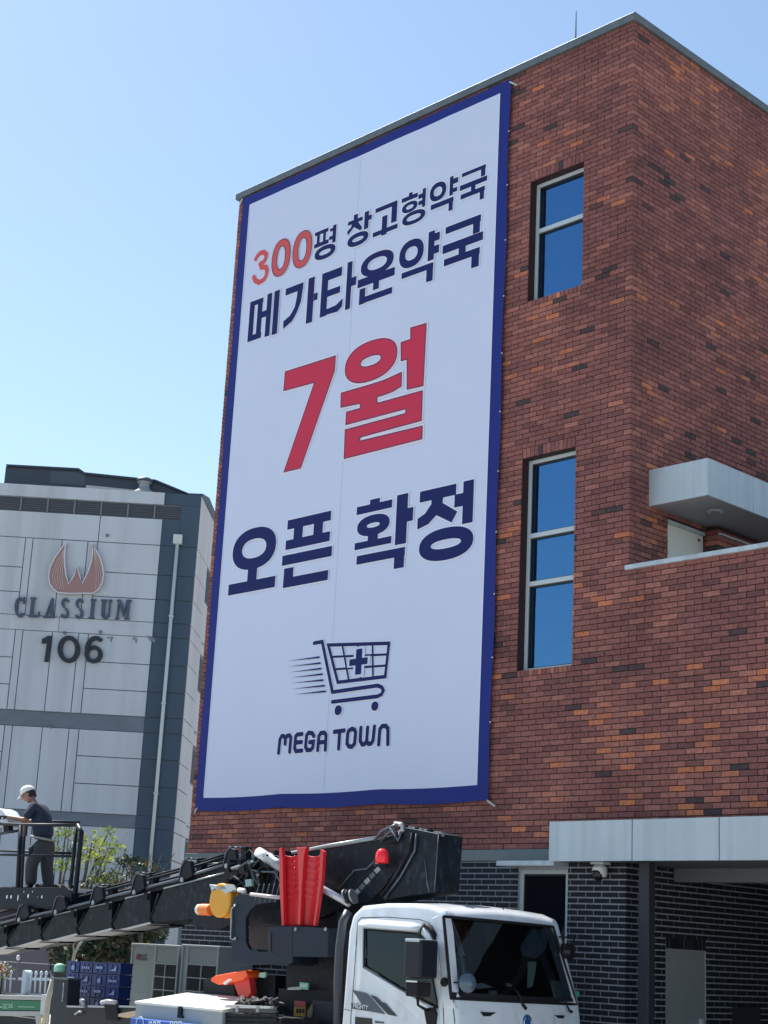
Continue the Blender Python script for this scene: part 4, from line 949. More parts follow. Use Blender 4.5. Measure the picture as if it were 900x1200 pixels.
# far mirror
a = at(657, 1098, X=-11.55); m = MB(); m.tube([at(655, 1098, X=-11.6), at(672, 1098.5, X=-11.5), at(673, 1120, X=-11.5)], .012, 6)
fm = m.build('far_mirror_arm', M_RUB, trk); q = at(667, 1108, X=-11.52)
MB().box(q.x - .08, q.x, q.y - .07, q.y + .1, q.z - .14, q.z + .02).build('mirror_housing', M_RUB, fm, bevel=.02)
q = at(664, 1115, X=-11.51); MB().box(q.x, q.x + .01, q.y - .06, q.y + .05, q.z - .03, q.z + .015).build('chrome_strip', M_CHR, fm)
q = at(674, 1166, X=-11.6); MB().box(q.x - .03, q.x + .03, q.y - .0, q.y + .04, q.z - .02, q.z + .04).build('marker_lamp', mat('green_lamp', (.05, .45, .25), .3), trk, bevel=.01)
# wipers, slots, badge on the nose
for q in (((603, 1159), (608, 1165), (613, 1178), (616, 1182)), ((663, 1174), (667, 1184), (670, 1186))):
    MB().tube([onfront(a, b, .085) for a, b in q], [.008, .012, .018, .022][:len(q)], 6).build('wiper', M_RUB, trk)
for q in ((565, 1186, 607, 1191.5), (630, 1189, 663, 1193.5)):
    a = at(q[0], q[1], X=-11.335); b = at(q[2], q[3], X=-11.335)
    MB().prism([(-11.345, a.y, a.z), (-11.345, b.y, at(q[2], q[1] + 1, X=-11.335).z), (-11.345, b.y - .03, b.z), (-11.345, a.y + .04, b.z + .0)], (-.06, 0, 0)).build('nose_slot', M_BLK, trk)
q = at(618.5, 1198, X=-11.31)
bd = MB().lathe((-11.325, q.y, q.z), (1, 0, 0), [(.075, 0), (.075, .008), (.068, .012)], 28).build('nose_badge', mat('badge_blue', (.02, .09, .30), .3), trk)
MB().tube([(-11.308, q.y + .058 * math.cos(t), q.z + .05 * math.sin(t)) for t in [i * math.pi / 10 for i in range(21)]], .007, 6).build('ring', M_CHR, bd)
seam([(531, 1172), (534, 1183), (546, 1192), (556, 1200)], onfront, .005, 'panel_gap')
seam([(519, 1077), (527, 1140), (533, 1200)], lambda a, b, e: onside(a, b, -.0), .004)
MB().tube([at(590, 1066, Y=13.2), at(588, 1058, Y=13.2)], .006, 5).build('antenna', M_RUB, trk)
# bumper, lamps, wheels, chassis (below the frame of the photograph)
MB().box(-11.42, -11.26, 12.32, 14.28, .38, .66).build('bumper', M_WP_, trk, bevel=.03)
for y in (12.45, 13.85): MB().box(-11.33, -11.25, y, y + .3, .44, .60).build('headlight', mat('lamp_glass', (.6, .62, .62), .1), trk, bevel=.02)
MB().box(-11.30, -11.262, 12.95, 13.65, .68, .82).build('grille', M_BLK, trk, bevel=.01)
for x in (-12.4, -17.0):
    for y in (12.35, 14.05):
        wh = MB().lathe((x, y, .38), (0, 1, 0), [(.30, 0), (.37, .03), (.38, .10), (.37, .17), (.30, .20)], 32).build('wheel', M_RUB, trk, smooth=True)
        MB().lathe((x, y - .012, .38), (0, 1, 0), [(.10, 0), (.20, .02), (.22, .05), (.22, .18)], 24).build('rim', M_STEEL, wh)
MB().box(-18.4, -13.0, 12.75, 12.85, .55, .72).build('chassis_rail', M_BOOM2, trk); MB().box(-18.4, -13.0, 13.75, 13.85, .55, .72).build('chassis_rail', M_BOOM2, trk)
MB().box(at(66, 1180, Y=12.6).x, -13.15, 12.60, 14.28, .66, .72).build('deck', M_BOOM2, trk)
# tube behind the cab
MB().tube([at(395, 1210, Y=12.42), at(396, 1150, Y=12.42), at(398, 1110, Y=12.42), at(402, 1080, Y=12.45), at(408, 1068, Y=12.5)], .048, 10).build('air_intake', mat('intake_grey', (.045, .05, .06), .4), trk, smooth=True)

# ---- turntable and control frames
def pr(pts, Y, dep, ma, name, par=trk, bev=0, lab=None): return MB().prism([at(a, b, Y=Y) for a, b in pts], (0, dep, 0)).build(name, ma, par, bevel=bev, label=lab)
def tb(pts, Y, r, ma, name, par=trk, n=8, sm=True): return MB().tube([at(a, b, Y=Y) for a, b in pts], r, n).build(name, ma, par, smooth=sm)
pr([(338, 1060), (396, 1052), (394, 1120), (394, 1215), (332, 1215), (336, 1120)], 12.95, .7, M_BOOM2, 'turntable_column', bev=.01)
pr([(292, 1060), (338, 1060), (338, 1115), (292, 1112)], 13.1, .3, mat('panel_plum', (.035, .022, .032), .6), 'inner_panel')
pf = pr([(271, 1062), (274, 1051), (282, 1047), (325, 1052), (325, 1056), (300, 1060), (292, 1068), (288, 1076), (288, 1104), (292, 1112), (300, 1115), (314, 1115), (314, 1088), (320, 1085), (344, 1085), (344, 1118), (337, 1130), (276, 1131), (271, 1124)], 12.62, .05, mat('frame_slate', (.013, .023, .038), .5, var=.15, spec=.25), 'control_frame', bev=.006)
tb([(276, 1061), (271.5, 1065), (270.5, 1100), (274, 1101)], 12.60, .012, M_STEEL, 'grab_handle', pf)
bx = pr([(343, 1085), (385, 1088), (384, 1122), (343, 1121)], 12.55, .4, mat('frame_slate', (0, 0, 0)), 'control_box', bev=.008)
pr([(314, 1086), (343, 1085), (343, 1128), (337, 1131), (314, 1118)], 12.58, .4, mat('frame_slate', (0, 0, 0)), 'control_box', bev=.008)
pr([(314.5, 1093), (317, 1093), (317, 1115), (314.5, 1115)], 12.57, .02, M_BLK, 'slot', bx)
for q in ((347, 1089), (382, 1089)): MB().lathe(at(*q, Y=12.54), (0, -1, 0), [(.022, 0), (.02, .012)], 10).build('knob', M_STEEL, bx)
for q in ((276, 1100), (276, 1061)): MB().lathe(at(*q, Y=12.61), (0, -1, 0), [(.02, 0), (.018, .015)], 10).build('knob', M_STEEL, pf)
# ---- boom
BYN = 12.92
base = pr([(262, 1022), (290, 1012), (330, 1003), (385, 993), (440, 984), (468, 976), (480, 985), (470, 1010), (450, 1040), (432, 1056), (405, 1062), (380, 1075), (330, 1085), (285, 1078), (266, 1062)], BYN, .62, M_BOOM, 'boom_base', bev=.008)
X0 = at(514, 1000, Y=BYN).x; tw = at(541, 1000, X=X0).y - BYN
tail = MB().prism([at(a, b, Y=BYN - .01) for a, b in ((466, 969), (478, 970), (514.5, 977), (512, 1010), (509, 1046), (484, 1049), (450, 1055), (446, 1050), (468, 1012), (474, 990))], (0, tw + .02, 0)).build('boom_tail', M_BOOM, trk, bevel=.01)
tb([(266, 1020), (300, 1009), (340, 1000), (385, 991), (440, 982)], BYN - .02, .022, mat('rail_pale', (.33, .38, .38), .35, .3), 'top_rail', base)
tb([(397, 1042), (415, 1020), (430, 1018), (441, 1007)], BYN - .03, .010, M_EDG, 'hose', base); tb([(446, 1050), (464, 1026), (480, 997), (483, 976)], BYN - .03, .014, M_RUB, 'hose', tail); tb([(451, 1052), (469, 1028), (486, 997), (488, 977)], BYN - .03, .012, M_EDG, 'hose', tail)
for q in (((439, 985), (447, 974), (458, 969), (466, 966)), ((446, 986), (455, 976), (463, 970)), ((453, 987), (464, 985), (466, 975)), ((457, 970), (467, 985), (470, 975))): tb(q, BYN - .04, .016, M_EDG if q[0][0] != 453 else M_RUB, 'hose', base)
m = MB(); m.tube([at(463, 965, Y=12.9), at(471, 966, Y=12.9), at(472, 972, Y=12.9), at(467, 977, Y=12.9)], .028, 6); m.build('hook', mat('hook_steel', (.5, .5, .5), .4, .4), tail)
for i, x in enumerate((478, 481, 486, 490, 494, 500, 504, 513, 517)): 
    q = at(x, 969.5 + (x - 478) * .19, Y=BYN + .04); MB().box(q.x - .025, q.x + .02, q.y - .02, q.y + .03, q.z - .03, q.z + .02).build('bolt_block', M_STEEL if i % 3 else M_RUB, tail)
for q in (((500, 1028), (503, 1046)), ((498, 1008), (501, 1040))): tb(q, BYN - .012, .007, M_EDG, 'weld_line', tail)
tb([(514, 978), (509, 1046)], BYN - .012, .006, M_EDG, 'weld_line', tail)
for i in range(5):
    x = 414 + i * 6; pr([(x, 1046 - i * 6.5), (x + 5, 1041 - i * 6.5), (x + 8, 1045 - i * 6.5), (x + 3, 1050 - i * 6.5)], BYN - .02, .03, M_EDG if i % 2 else M_STEEL, 'valve_block', base)
# beacon
q = at(447, 1016, Y=12.8)
be = MB().lathe(q, (0, 0, 1), [(.085, 0), (.085, .03), (.075, .035)], 20).build('beacon', M_RUB, trk)
MB().lathe(q + Vector((0, 0, .035)), (0, 0, 1), [(.072, 0), (.074, .06), (.070, .11), (.05, .15), (.02, .165)], 24).build('dome', mat('beacon_red', (.75, .03, .04), .2, emit=(.8, .01, .02, .12)), be, smooth=True)
# lifting cylinder
cyl = MB().tube([at(303, 999, Y=12.80), at(316, 1007, Y=12.80)], .065, 14).build('lift_cylinder', mat('cylinder_white', (.72, .72, .74), .3), trk, smooth=True)
MB().tube([at(314, 1006, Y=12.80), at(336, 1018, Y=12.80)], .075, 14).build('barrel', M_STEEL, cyl, smooth=True)
MB().tube([at(336, 1018, Y=12.80), at(409, 1059, Y=12.80)], .040, 12).build('piston_rod', mat('rod_white', (.66, .66, .72), .2, .3), cyl, smooth=True)
for i, x in enumerate((405, 409, 413)): MB().lathe(at(x, 1051, Y=12.75), (.8, .2, .3), [(.085, 0), (.085, .02)], 18).build('pin_washer', M_STEEL if i % 2 == 0 else M_RUB, cyl)
# telescopic sections (nested, each thinner towards the platform)
cols_ = [(-8, 1087, 1113, 47), (22, 1078, 1107, 47), (47, 1074, 1105, 92), (88, 1065, 1098, 134), (128, 1056, 1090, 180), (174, 1045, 1084, 268)]
def lin(x, pts):
    for (a, b), (c, d) in zip(pts, pts[1:]):
        if x <= c: return b + (d - b) * (x - a) / (c - a)
    return pts[-1][1]
TOPL = [(-30, 1096), (0, 1087), (43, 1077), (133, 1057), (187, 1043), (267, 1022)]
UPL = [(-30, 1090), (0, 1081), (70, 1066), (157, 1044), (207, 1031), (268, 1012)]
BOTL = [(-30, 1119), (0, 1112), (47, 1103), (90, 1096), (130, 1090), (175, 1083), (262, 1070)]
Xs = [-30, 8, 48, 90, 131, 176, 268]
for i, (a, b) in enumerate(zip(Xs, Xs[1:])):
    Y = BYN + .012 * (len(Xs) - i); yb = lambda x: lin(x, BOTL)
    e = 12 if i else 0
    pts = [(a + e + 4, lin(a + e + 4, TOPL)), (b, lin(b, TOPL)), (b, yb(b) + 1), (a + 2, yb(a) - 1), (a - 1, yb(a) - 6), (a + 1, yb(a) - 12)]
    if b == 268: pts = pts[:1] + [(268, 1022), (268, 1066), (225, 1077)] + pts[3:]
    so = pr(pts, Y, .56, M_BOOM, 'boom_section', bev=.006)
    tb([(a + e + 4, lin(a + e + 4, TOPL) - .3), (b, lin(b, TOPL) - .3)], Y - .012, .011, mat('edge_pale', (.24, .29, .30), .35, .3), 'edge', so, 6)
    tb([(a + e - 2, lin(a + e + 4, TOPL) + 6), (a + 3, yb(a) - 14), (a - 1, yb(a) - 7), (a + 3, yb(a) - 1)], Y - .006, .012, M_RUB, 'lip', so, 6)
    if i < 5:
        w_ = (b - a)
        MB().prism([at(a + 8, yb(a + 8) + .8, Y=Y - .02), at(b - 1, yb(b - 1) - 2.4, Y=Y - .02), at(b + 1, yb(b + 1) - .2, Y=Y - .02), at(a + w_ * .45, yb(a + w_ * .45) + 2.2, Y=Y - .02)], (0, .3, 0)).build('underside_highlight', mat('highlight_pale', (.48, .46, .44), .4, var=.1), so)  # pale plate painting the highlight along the section's underside
    # small clamp on the seam
    x = b - 6; y = lin(x, TOPL)
    if i < 5: pr([(x - 1.5, y - 1), (x + 2.5, y - 2), (x + 2.5, y + 7), (x - .5, y + 7)], Y - .03, .03, M_RUB, 'clamp', so)
# top carriage rails
for Yy, off, r, ma in ((BYN + .05, 0, .020, M_EDG), (BYN + .42, -3, .02, M_BOOM2), (BYN + .2, -9, .018, M_BOOM), (BYN + .35, -12, .016, M_RUB)):
    tb([(x, lin(x, UPL) + off) for x in (-30, 20, 70, 110, 157, 207, 262)], Yy, r, ma, 'carriage_rail')
pr([(-30, 1092), (0, 1083), (70, 1068), (157, 1046), (207, 1033), (266, 1014), (267, 1022), (187, 1043), (133, 1057), (43, 1077), (0, 1087), (-30, 1096)], BYN + .08, .4, M_BOOM2, 'boom_top')
for x, hgt in ((19, 17), (62, 18), (106, 19), (154, 21), (210, 23), (262, 20)):
    y = lin(x, UPL)
    rb = pr([(x - 1, y + 3), (x + 2, y - hgt * .55), (x + 5, y - hgt * .9), (x + 8, y - hgt), (x + 13, y - hgt * .92), (x + 15, y - 4), (x + 4, y + 3)], BYN + .0, .06, M_BOOM2, 'roller_bracket', bev=.006)
    pr([(x + 20, y - 2 - 2), (x + 20, y - hgt * .95 - 2), (x + 26, y - hgt * 1.0 - 2), (x + 26, y - 5)], BYN + .35, .1, M_BOOM2, 'roller_bracket', bev=.006)
    tb([(x - 1, y + 2), (x + 2, y - hgt * .55), (x + 4, y - hgt * .9), (x + 8, y - hgt)], BYN - .008, .008, M_EDG, 'edge', rb, 5)
    MB().lathe(at(x + 4, y + 1, Y=BYN - .01), (0, -1, 0), [(.03, 0), (.03, .02), (.012, .025)], 12).build('bolt', M_STEEL, rb)
    for k in range(3): q = at(x + 7 + k * 6, y - hgt - 1 + k * .2, Y=BYN + .1 + .1 * k); MB().box(q.x - .035, q.x + .035, q.y, q.y + .06, q.z - .006, q.z + .012).build('roller', M_EDG if k != 1 else M_STEEL, rb, bevel=.006)
# clutter of brackets and hoses where the boom meets the turntable
rng = random.Random(4)
for i in range(34):
    x = rng.uniform(262, 330); y = lin(x, [(250, 1016), (330, 1004)]) + rng.uniform(-8, 38); s = rng.uniform(2, 7)
    pr([(x, y), (x + s, y - s * .4), (x + s * 1.1, y + s), (x + s * .2, y + s * 1.2)], BYN - rng.uniform(.04, .2), .1, rng.choice([M_RUB, M_BOOM, M_BOOM2, M_EDG, M_BOOM2]), 'fitting', base)
for i in range(9):
    x = rng.uniform(262, 300); y = rng.uniform(1005, 1040)
    tb([(x, y), (x + rng.uniform(8, 16), y + rng.uniform(-14, 4)), (x + rng.uniform(18, 30), y + rng.uniform(-6, 18)), (x + rng.uniform(20, 36), y + rng.uniform(8, 30))], BYN - .16, rng.uniform(.008, .016), rng.choice([M_RUB, M_EDG, M_RUB]), 'hose', base)
pr([(287, 1031), (294, 1030), (295, 1038), (288, 1039)], BYN - .24, .04, mat('tag_green', (.28, .40, .36), .5), 'plate', base)
tb([(280, 1043), (286, 1044), (287, 1047)], BYN - .24, .03, mat('cap_white', (.7, .7, .66), .4), 'cap', base)
tb([(294, 1048), (328, 1052)], 12.6, .022, mat('bar_pale', (.5, .46, .46), .4, .2), 'lock_bar', base)
for x in (298, 304, 310, 316, 322): tb([(x, 1058), (x + 6, 1036)], 12.62, .008, M_EDG, 'lever', base)
for (a, b, r) in ((303, 1024, .035), (302, 1030, .02)): MB().lathe(at(a, b, Y=BYN - .12), (0, -1, 0), [(r, 0), (r, .02)], 12).build('bolt', M_STEEL, base)
# light rail stub above the boom on the left of the turntable
tb([(222, 1010), (240, 1011), (262, 1007)], 13.4, .02, M_EDG, 'guide_rail', base); tb([(248, 1026), (248, 1018), (263, 1017), (264, 1025)], 13.2, .012, M_STEEL, 'guide_rail', base)
# winch drum and its motor
q = at(257, 1055, Y=12.66)
dm = MB().lathe(q + Vector((0, 0, 0)), (0, 1, 0), [(.185, -.0), (.205, .015), (.205, .05), (.17, .055), (.17, .12), (.205, .125), (.205, .165)], 36).build('winch_drum', mat('drum_orange', (.72, .33, .025), .4, var=.06), trk, bevel=.004)
q2 = at(239, 1066, Y=12.72); wm = MB().lathe(q2, (1, 0, 0), [(.055, -.06), (.07, -.05), (.07, .14)], 20).build('winch_motor', mat('motor_orange', (.75, .20, .04), .45), dm, smooth=False, bevel=.004)
MB().lathe(q2 + Vector((-.13, 0, 0)), (1, 0, 0), [(.045, 0), (.065, .03), (.065, .075)], 18).build('motor_cap', mat('cap_white', (0, 0, 0)), wm)
pr([(245, 1036), (258, 1039), (268, 1036), (272, 1043), (264, 1048), (257, 1042), (248, 1045)], 12.66, .1, mat('bracket_pale', (.55, .58, .58), .4), 'winch_bracket', dm, bev=.006)
pr([(228, 1068), (268, 1070), (272, 1082), (256, 1090), (224, 1084)], 12.9, .3, M_BOOM2, 'winch_mount', dm)

# ---- platform at the left end
PY = 13.0
M_RAIL = mat('rail_black', (.006, .009, .016), .45, 0, spec=.3)
plt = pr([(-70, 1039), (78, 1040), (84, 1046), (83, 1057), (70, 1063), (-70, 1066)], PY, 1.05, mat('platform_steel', (.007, .011, .022), .5, 0, var=.3, spec=.2), 'platform', bev=.01)
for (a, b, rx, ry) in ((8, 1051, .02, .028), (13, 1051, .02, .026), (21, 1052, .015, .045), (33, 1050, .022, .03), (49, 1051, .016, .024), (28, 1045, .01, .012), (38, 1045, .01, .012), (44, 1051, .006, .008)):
    c = at(a, b, Y=PY - .004); MB().flat([c + Vector((rx * math.cos(t), 0, ry * math.sin(t))) for t in [i * math.pi / 6 for i in range(12)]], (0, -1, 0)).build('hole_daylight', mat('hole_bright', (.72, .75, .82), .4), plt)  # pale discs painted as bright daylight seen through the platform holes
for pts, r in ((((-70, 962), (0, 965.5), (26, 966.5), (91, 967)), .024), (((-70, 998), (0, 1001.5), (84, 1003.5)), .018), (((0, 977), (24, 973)), .02), (((24.5, 967), (21, 1040)), .036), (((29, 967), (25, 1040)), .024), (((90, 967), (82.5, 1040)), .028), (((91, 967), (95.5, 975), (88, 1048)), .036)):
    tb(pts, PY + .02, r, M_RAIL, 'guard_rail', plt)
for pts in (((-60, 958), (30, 961), (93, 964)), ((-60, 995), (84, 1000))): 
    MB().tube([at(a, b, Y=PY + 1.0) for a, b in pts], .02, 8).build('guard_rail', M_RAIL, plt, smooth=True)
MB().box(at(25, 1000, Y=PY).x - .05, at(25, 1000, Y=PY).x + .05, PY, PY + .03, at(25, 980, Y=PY).z, at(25, 966, Y=PY).z).build('rail_plate', M_RAIL, plt)
tb([(84, 1028), (82, 1035), (84, 1040)], PY, .03, M_RAIL, 'latch', plt)
cbx = pr([(-30, 968), (9, 969), (9, 958), (4, 950), (-2, 947), (-30, 947)], PY + .12, .25, mat('control_white', (.62, .68, .74), .35), 'control_console', plt, bev=.015)
pr([(3, 966), (10, 967), (11, 976), (4, 975)], PY + .05, .08, M_RUB, 'joystick_box', plt, bev=.01)
for x in (2, 12, 40, 48, 55, 62, 70): 
    z_ = rng.uniform(2, 6); pr([(x, 1041), (x + 1, 1041 - z_), (x + 6, 1040.5 - z_ * .7), (x + 9, 1041)], PY + .25, .2, M_RUB, 'tool_bag', plt, bev=.02)
# ================================================================== THINGS ON AND AROUND THE TRUCK
# red ribbed guard standing on the control boxes
rgm = mat('red_plastic', (.62, .015, .025), .35, var=.06, coat=.3)
b_ = rgm.node_tree.nodes['Principled BSDF']
rg = thing('plastic_guard', 'stack of red ribbed plastic guard shells standing upright beside the truck cab', 'plastic guard', tuple(at(350, 1085, Y=12.6)))
def lobe(xt0, xt1, xb0, xb1, yt, yb, name, bump_=.10, Yn=12.62):
    rows = []; n = 14; mrows = 30
    for i in range(mrows + 1):
        v = i / mrows; py = yt + (yb - yt) * v; r = []
        for j in range(n + 1):
            u = j / n; px = (xt0 + (xt1 - xt0) * u) * (1 - v) + (xb0 + (xb1 - xb0) * u) * v
            rib = (.014 * (1 if (v * 11) % 1 < .28 and v < .66 else 0)) 
            p = at(px, py - 3.5 * (4 * u * (1 - u)) * -1 * (1 if v < .7 else .3), Y=Yn)
            r.append(p + Vector((0, bump_ * math.sin(math.pi * u) - rib, 0)))
        rows.append(r)
    return MB().grid(rows).build(name, rgm, rg, smooth=True, solid=.008)
lobe(328, 352, 330.5, 351, 1000, 1084, 'shell', .05); lobe(354, 377.5, 350, 368.5, 1000, 1084, 'shell', .05)
MB().prism([at(a, b, Y=12.58) for a, b in ((347, 993), (358.5, 992.5), (356, 1003), (353.5, 1040), (351.5, 1084), (348.5, 1084), (350, 1040), (349, 1003))], (0, .06, 0)).build('centre_rib', rgm, rg, bevel=.006)
for q in (((327, 994), (330, 993), (331, 1004), (332.5, 1084), (330, 1085), (327.5, 1040)), ((375.5, 995), (379, 998), (377, 1030), (369, 1085), (367, 1084), (374, 1030))):
    MB().prism([at(a, b, Y=12.57) for a, b in q], (0, .05, 0)).build('edge_rib', rgm, rg, bevel=.004)
for k in range(7):
    for x0, x1 in ((331, 347), (358, 376)):
        pts = []
        for j in range(9):
            u = j / 8; a = x0 + (x1 - x0) * u; pts.append(at(a, 1003 + k * 7.0 + 3.2 * 4 * u * (1 - u), Y=12.66 + .0 * u) + Vector((0, .06 * math.sin(math.pi * u) - .02, 0)))
        MB().tube(pts, .010, 5).build('rib', rgm, rg, smooth=True)
# white tool chest
tx = thing('tool_chest', 'long white metal tool chest with a sloping lid beside the ladder truck', 'tool chest', tuple(at(210, 1195, Y=12.1)))
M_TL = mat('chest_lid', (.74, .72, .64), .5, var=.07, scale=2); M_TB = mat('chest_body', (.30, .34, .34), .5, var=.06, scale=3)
a = at(159.5, 1175.5, Y=12.1); b = at(261, 1183, Y=12.1); dpt = .80
x0, x1, zf = a.x, b.x, (a.z + b.z) / 2
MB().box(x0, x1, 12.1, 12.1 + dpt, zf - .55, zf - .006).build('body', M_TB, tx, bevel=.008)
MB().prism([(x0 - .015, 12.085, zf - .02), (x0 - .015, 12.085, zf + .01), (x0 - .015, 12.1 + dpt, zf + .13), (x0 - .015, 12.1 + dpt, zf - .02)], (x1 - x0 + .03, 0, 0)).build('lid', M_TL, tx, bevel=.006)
q = at(212, 1187, Y=12.09); lt = MB().box(q.x - .035, q.x + .03, 12.065, 12.095, q.z - .035, q.z + .07).build('latch', M_RUB, tx, bevel=.004)
MB().box(q.x - .05, q.x + .05, 12.075, 12.097, q.z - .055, q.z - .03).build('hasp', M_RUB, tx)
c = Vector((q.x - .02, 12.22, zf + .027)); L_ = [c + Vector(v) for v in ((-.10, -.05, -.004), (.10, -.05, -.004), (.12, 0, .002), (.10, .05, .007), (-.10, .05, .007), (-.12, 0, .002))]
MB().tube(L_ + [L_[0]], .004, 5).build('lid_mark', mat('pencil_grey', (.25, .25, .25), .7), tx)
# blue box in front of it
bb = thing('blue_plastic_box', 'blue box with white lettering at the bottom edge in front of the white tool chest', 'plastic box', tuple(at(190, 1200, Y=11.95)))
a = at(153, 1191.5, Y=11.95); b = at(226, 1197.5, Y=11.95)
bbm = MB().box(a.x, b.x, 11.95, 12.07, a.z - .4, a.z - .01).build('box', mat('box_blue', (.015, .09, .42), .4), bb, bevel=.01)
M_PW = mat('print_pale', (.55, .68, .82), .5)
c = at(164, 1199, Y=11.945); MB().tube([c + Vector((.07 * math.cos(t), 0, .07 * math.sin(t))) for t in [i * math.pi / 8 for i in range(17)]], .006, 5).build('round_mark', M_PW, bbm)
for x_ in (176, 181, 186, 201, 206, 211):
    q = at(x_, 1200, Y=11.945); MB().box(q.x - .03, q.x + .03, 11.944, 11.949, q.z - .05, q.z + .03).build('print', M_PW, bbm)
    MB().box(q.x - .012, q.x + .012, 11.9425, 11.9438, q.z - .035, q.z + .012).build('print_hole', mat('box_blue', (0, 0, 0)), bbm)
# black slatted tool box with tangled straps
kb = thing('black_toolbox', 'black toolbox with tangled straps on its lid, right of the white tool chest', 'toolbox', tuple(at(295, 1200, Y=12.2)))
a = at(262, 1183, Y=12.15); b = at(330, 1186, Y=12.15)
MB().box(a.x + .02, b.x, 12.15, 12.75, a.z - .6, a.z - .03).build('body', M_BOOM2, kb, bevel=.01)
MB().prism([at(x, y, Y=12.12) for x, y in ((263, 1178.5), (268, 1177), (317, 1179.5), (316, 1182), (263, 1181))], (0, .05, 0)).build('lid_edge', mat('edge_bright', (.62, .60, .56), .4), kb)
for i in range(3):
    y = 1188 + i * 5; MB().prism([at(x, y_, Y=12.13) for x, y_ in ((264, y), (324, y + 1.5), (324, y + 4), (264, y + 2.5))], (0, .03, 0)).build('slat', M_BOOM, kb)
for x_ in (276, 300): MB().prism([at(x, y_, Y=12.11) for x, y_ in ((x_, 1179), (x_ + 3, 1179), (x_ + 3, 1186), (x_, 1186))], (0, .03, 0)).build('clasp', M_STEEL, kb)
rng = random.Random(11)
for i in range(16):
    x = rng.uniform(272, 315); pts = []
    for j in range(6): pts.append(at(min(x + j * rng.uniform(1, 5), 335), 1178 - rng.uniform(0, 9) * math.sin(j / 5 * math.pi) - 1, Y=12.3 + rng.uniform(-.08, .2)))
    MB().tube(pts, rng.uniform(.01, .028), 6).build('strap', rng.choice([M_RUB, M_BOOM2, mat('strap_brown', (.06, .05, .05), .8), mat('reflection_grey2', (.10, .11, .13), .8)]), kb, smooth=True)
# orange traffic cone lying on the deck
oc = thing('traffic_cone', 'bright orange traffic cone lying folded on the truck deck behind the white tool chest', 'traffic cone', tuple(at(272, 1160, Y=12.9)))
M_OR = mat('cone_orange', (.95, .11, .02), .4, emit=None, var=.06)
MB().prism([at(a, b, Y=12.75) for a, b in ((246.5, 1147), (252, 1143), (288, 1136.5), (290, 1143), (283, 1149), (256, 1154), (247, 1150))], (0, .22, 0)).build('cone', M_OR, oc, bevel=.02)
MB().prism([at(a, b, Y=12.8) for a, b in ((273, 1151), (291, 1143), (294, 1163), (290, 1169), (279, 1167))], (0, .10, 0)).build('base', mat('cone_red', (.62, .035, .03), .5, var=.1), oc, bevel=.01)
MB().prism([at(a, b, Y=12.73) for a, b in ((261, 1152), (268, 1147), (271, 1148), (263, 1154))], (0, .03, 0)).build('reflective_band', mat('reflective', (.8, .8, .8), .3), oc)
pr([(238, 1148), (246, 1144), (262, 1146), (274, 1152), (276, 1168), (238, 1168)], 12.95, .3, M_BOOM2, 'deck_bin', bev=.02)
pr([(300, 1142), (322, 1143), (322, 1170), (297, 1170)], 13.0, .3, M_BOOM2, 'deck_bin', bev=.02)
# caution plates and green notes on the truck
cpn = pr([(345, 1173), (357.5, 1174), (357, 1212), (343, 1212)], 12.9, .02, mat('caution_yellow', (.50, .27, .06), .5, var=.1), 'caution_plate')
pr([(345, 1172.5), (357.5, 1173.5), (357.5, 1180), (345, 1180)], 12.89, .01, mat('caution_red', (.42, .06, .06), .5), 'red_header', cpn)
for i in range(3): pr([(347 + i * 3.5, 1182), (349 + i * 3.5, 1182), (349 + i * 3.5, 1187), (347 + i * 3.5, 1187)], 12.89, .01, M_BLK, 'print_mark', cpn)
pr([(345.5, 1192), (357, 1192), (357, 1194.5), (345.5, 1194.5)], 12.89, .01, M_BLK, 'print_line', cpn)
pr([(345, 1196), (357.3, 1196), (357, 1212), (344, 1212)], 12.89, .01, mat('plate_grey', (.35, .34, .34), .5), 'grey_field', cpn)
pr([(360, 1185), (366, 1176), (365, 1190), (360, 1208)], 12.88, .02, mat('sling_tan', (.20, .18, .10), .8), 'sling')
g1 = pr([(351, 1151), (361, 1152), (360.5, 1160), (351, 1159)], 12.85, .02, mat('sticker_green', (.25, .55, .38), .5), 'sticker')
for i in range(3): pr([(352.5 + i * 2.6, 1153.5), (354 + i * 2.6, 1153.5), (354 + i * 2.6, 1157), (352.5 + i * 2.6, 1157)], 12.84, .01, mat('print_white', (0, 0, 0)), 'print_mark', g1)
pr([(304, 1140), (311, 1139.5), (311, 1144), (309, 1146), (303, 1145)], 12.9, .03, mat('sticker_green2', (.42, .66, .55), .5), 'sticker')
pr([(337, 1157.5), (352, 1156), (352, 1160), (337, 1160)], 12.87, .02, M_STEEL, 'step')
pr([(326, 1158), (397, 1160), (397, 1215), (326, 1215)], 12.92, .3, M_BOOM2, 'side_locker', bev=.01)
pr([(366, 1172), (394, 1174), (394, 1212), (364, 1212)], 12.90, .02, mat('locker_door', (.016, .018, .028), .5), 'locker_door', bev=.004)
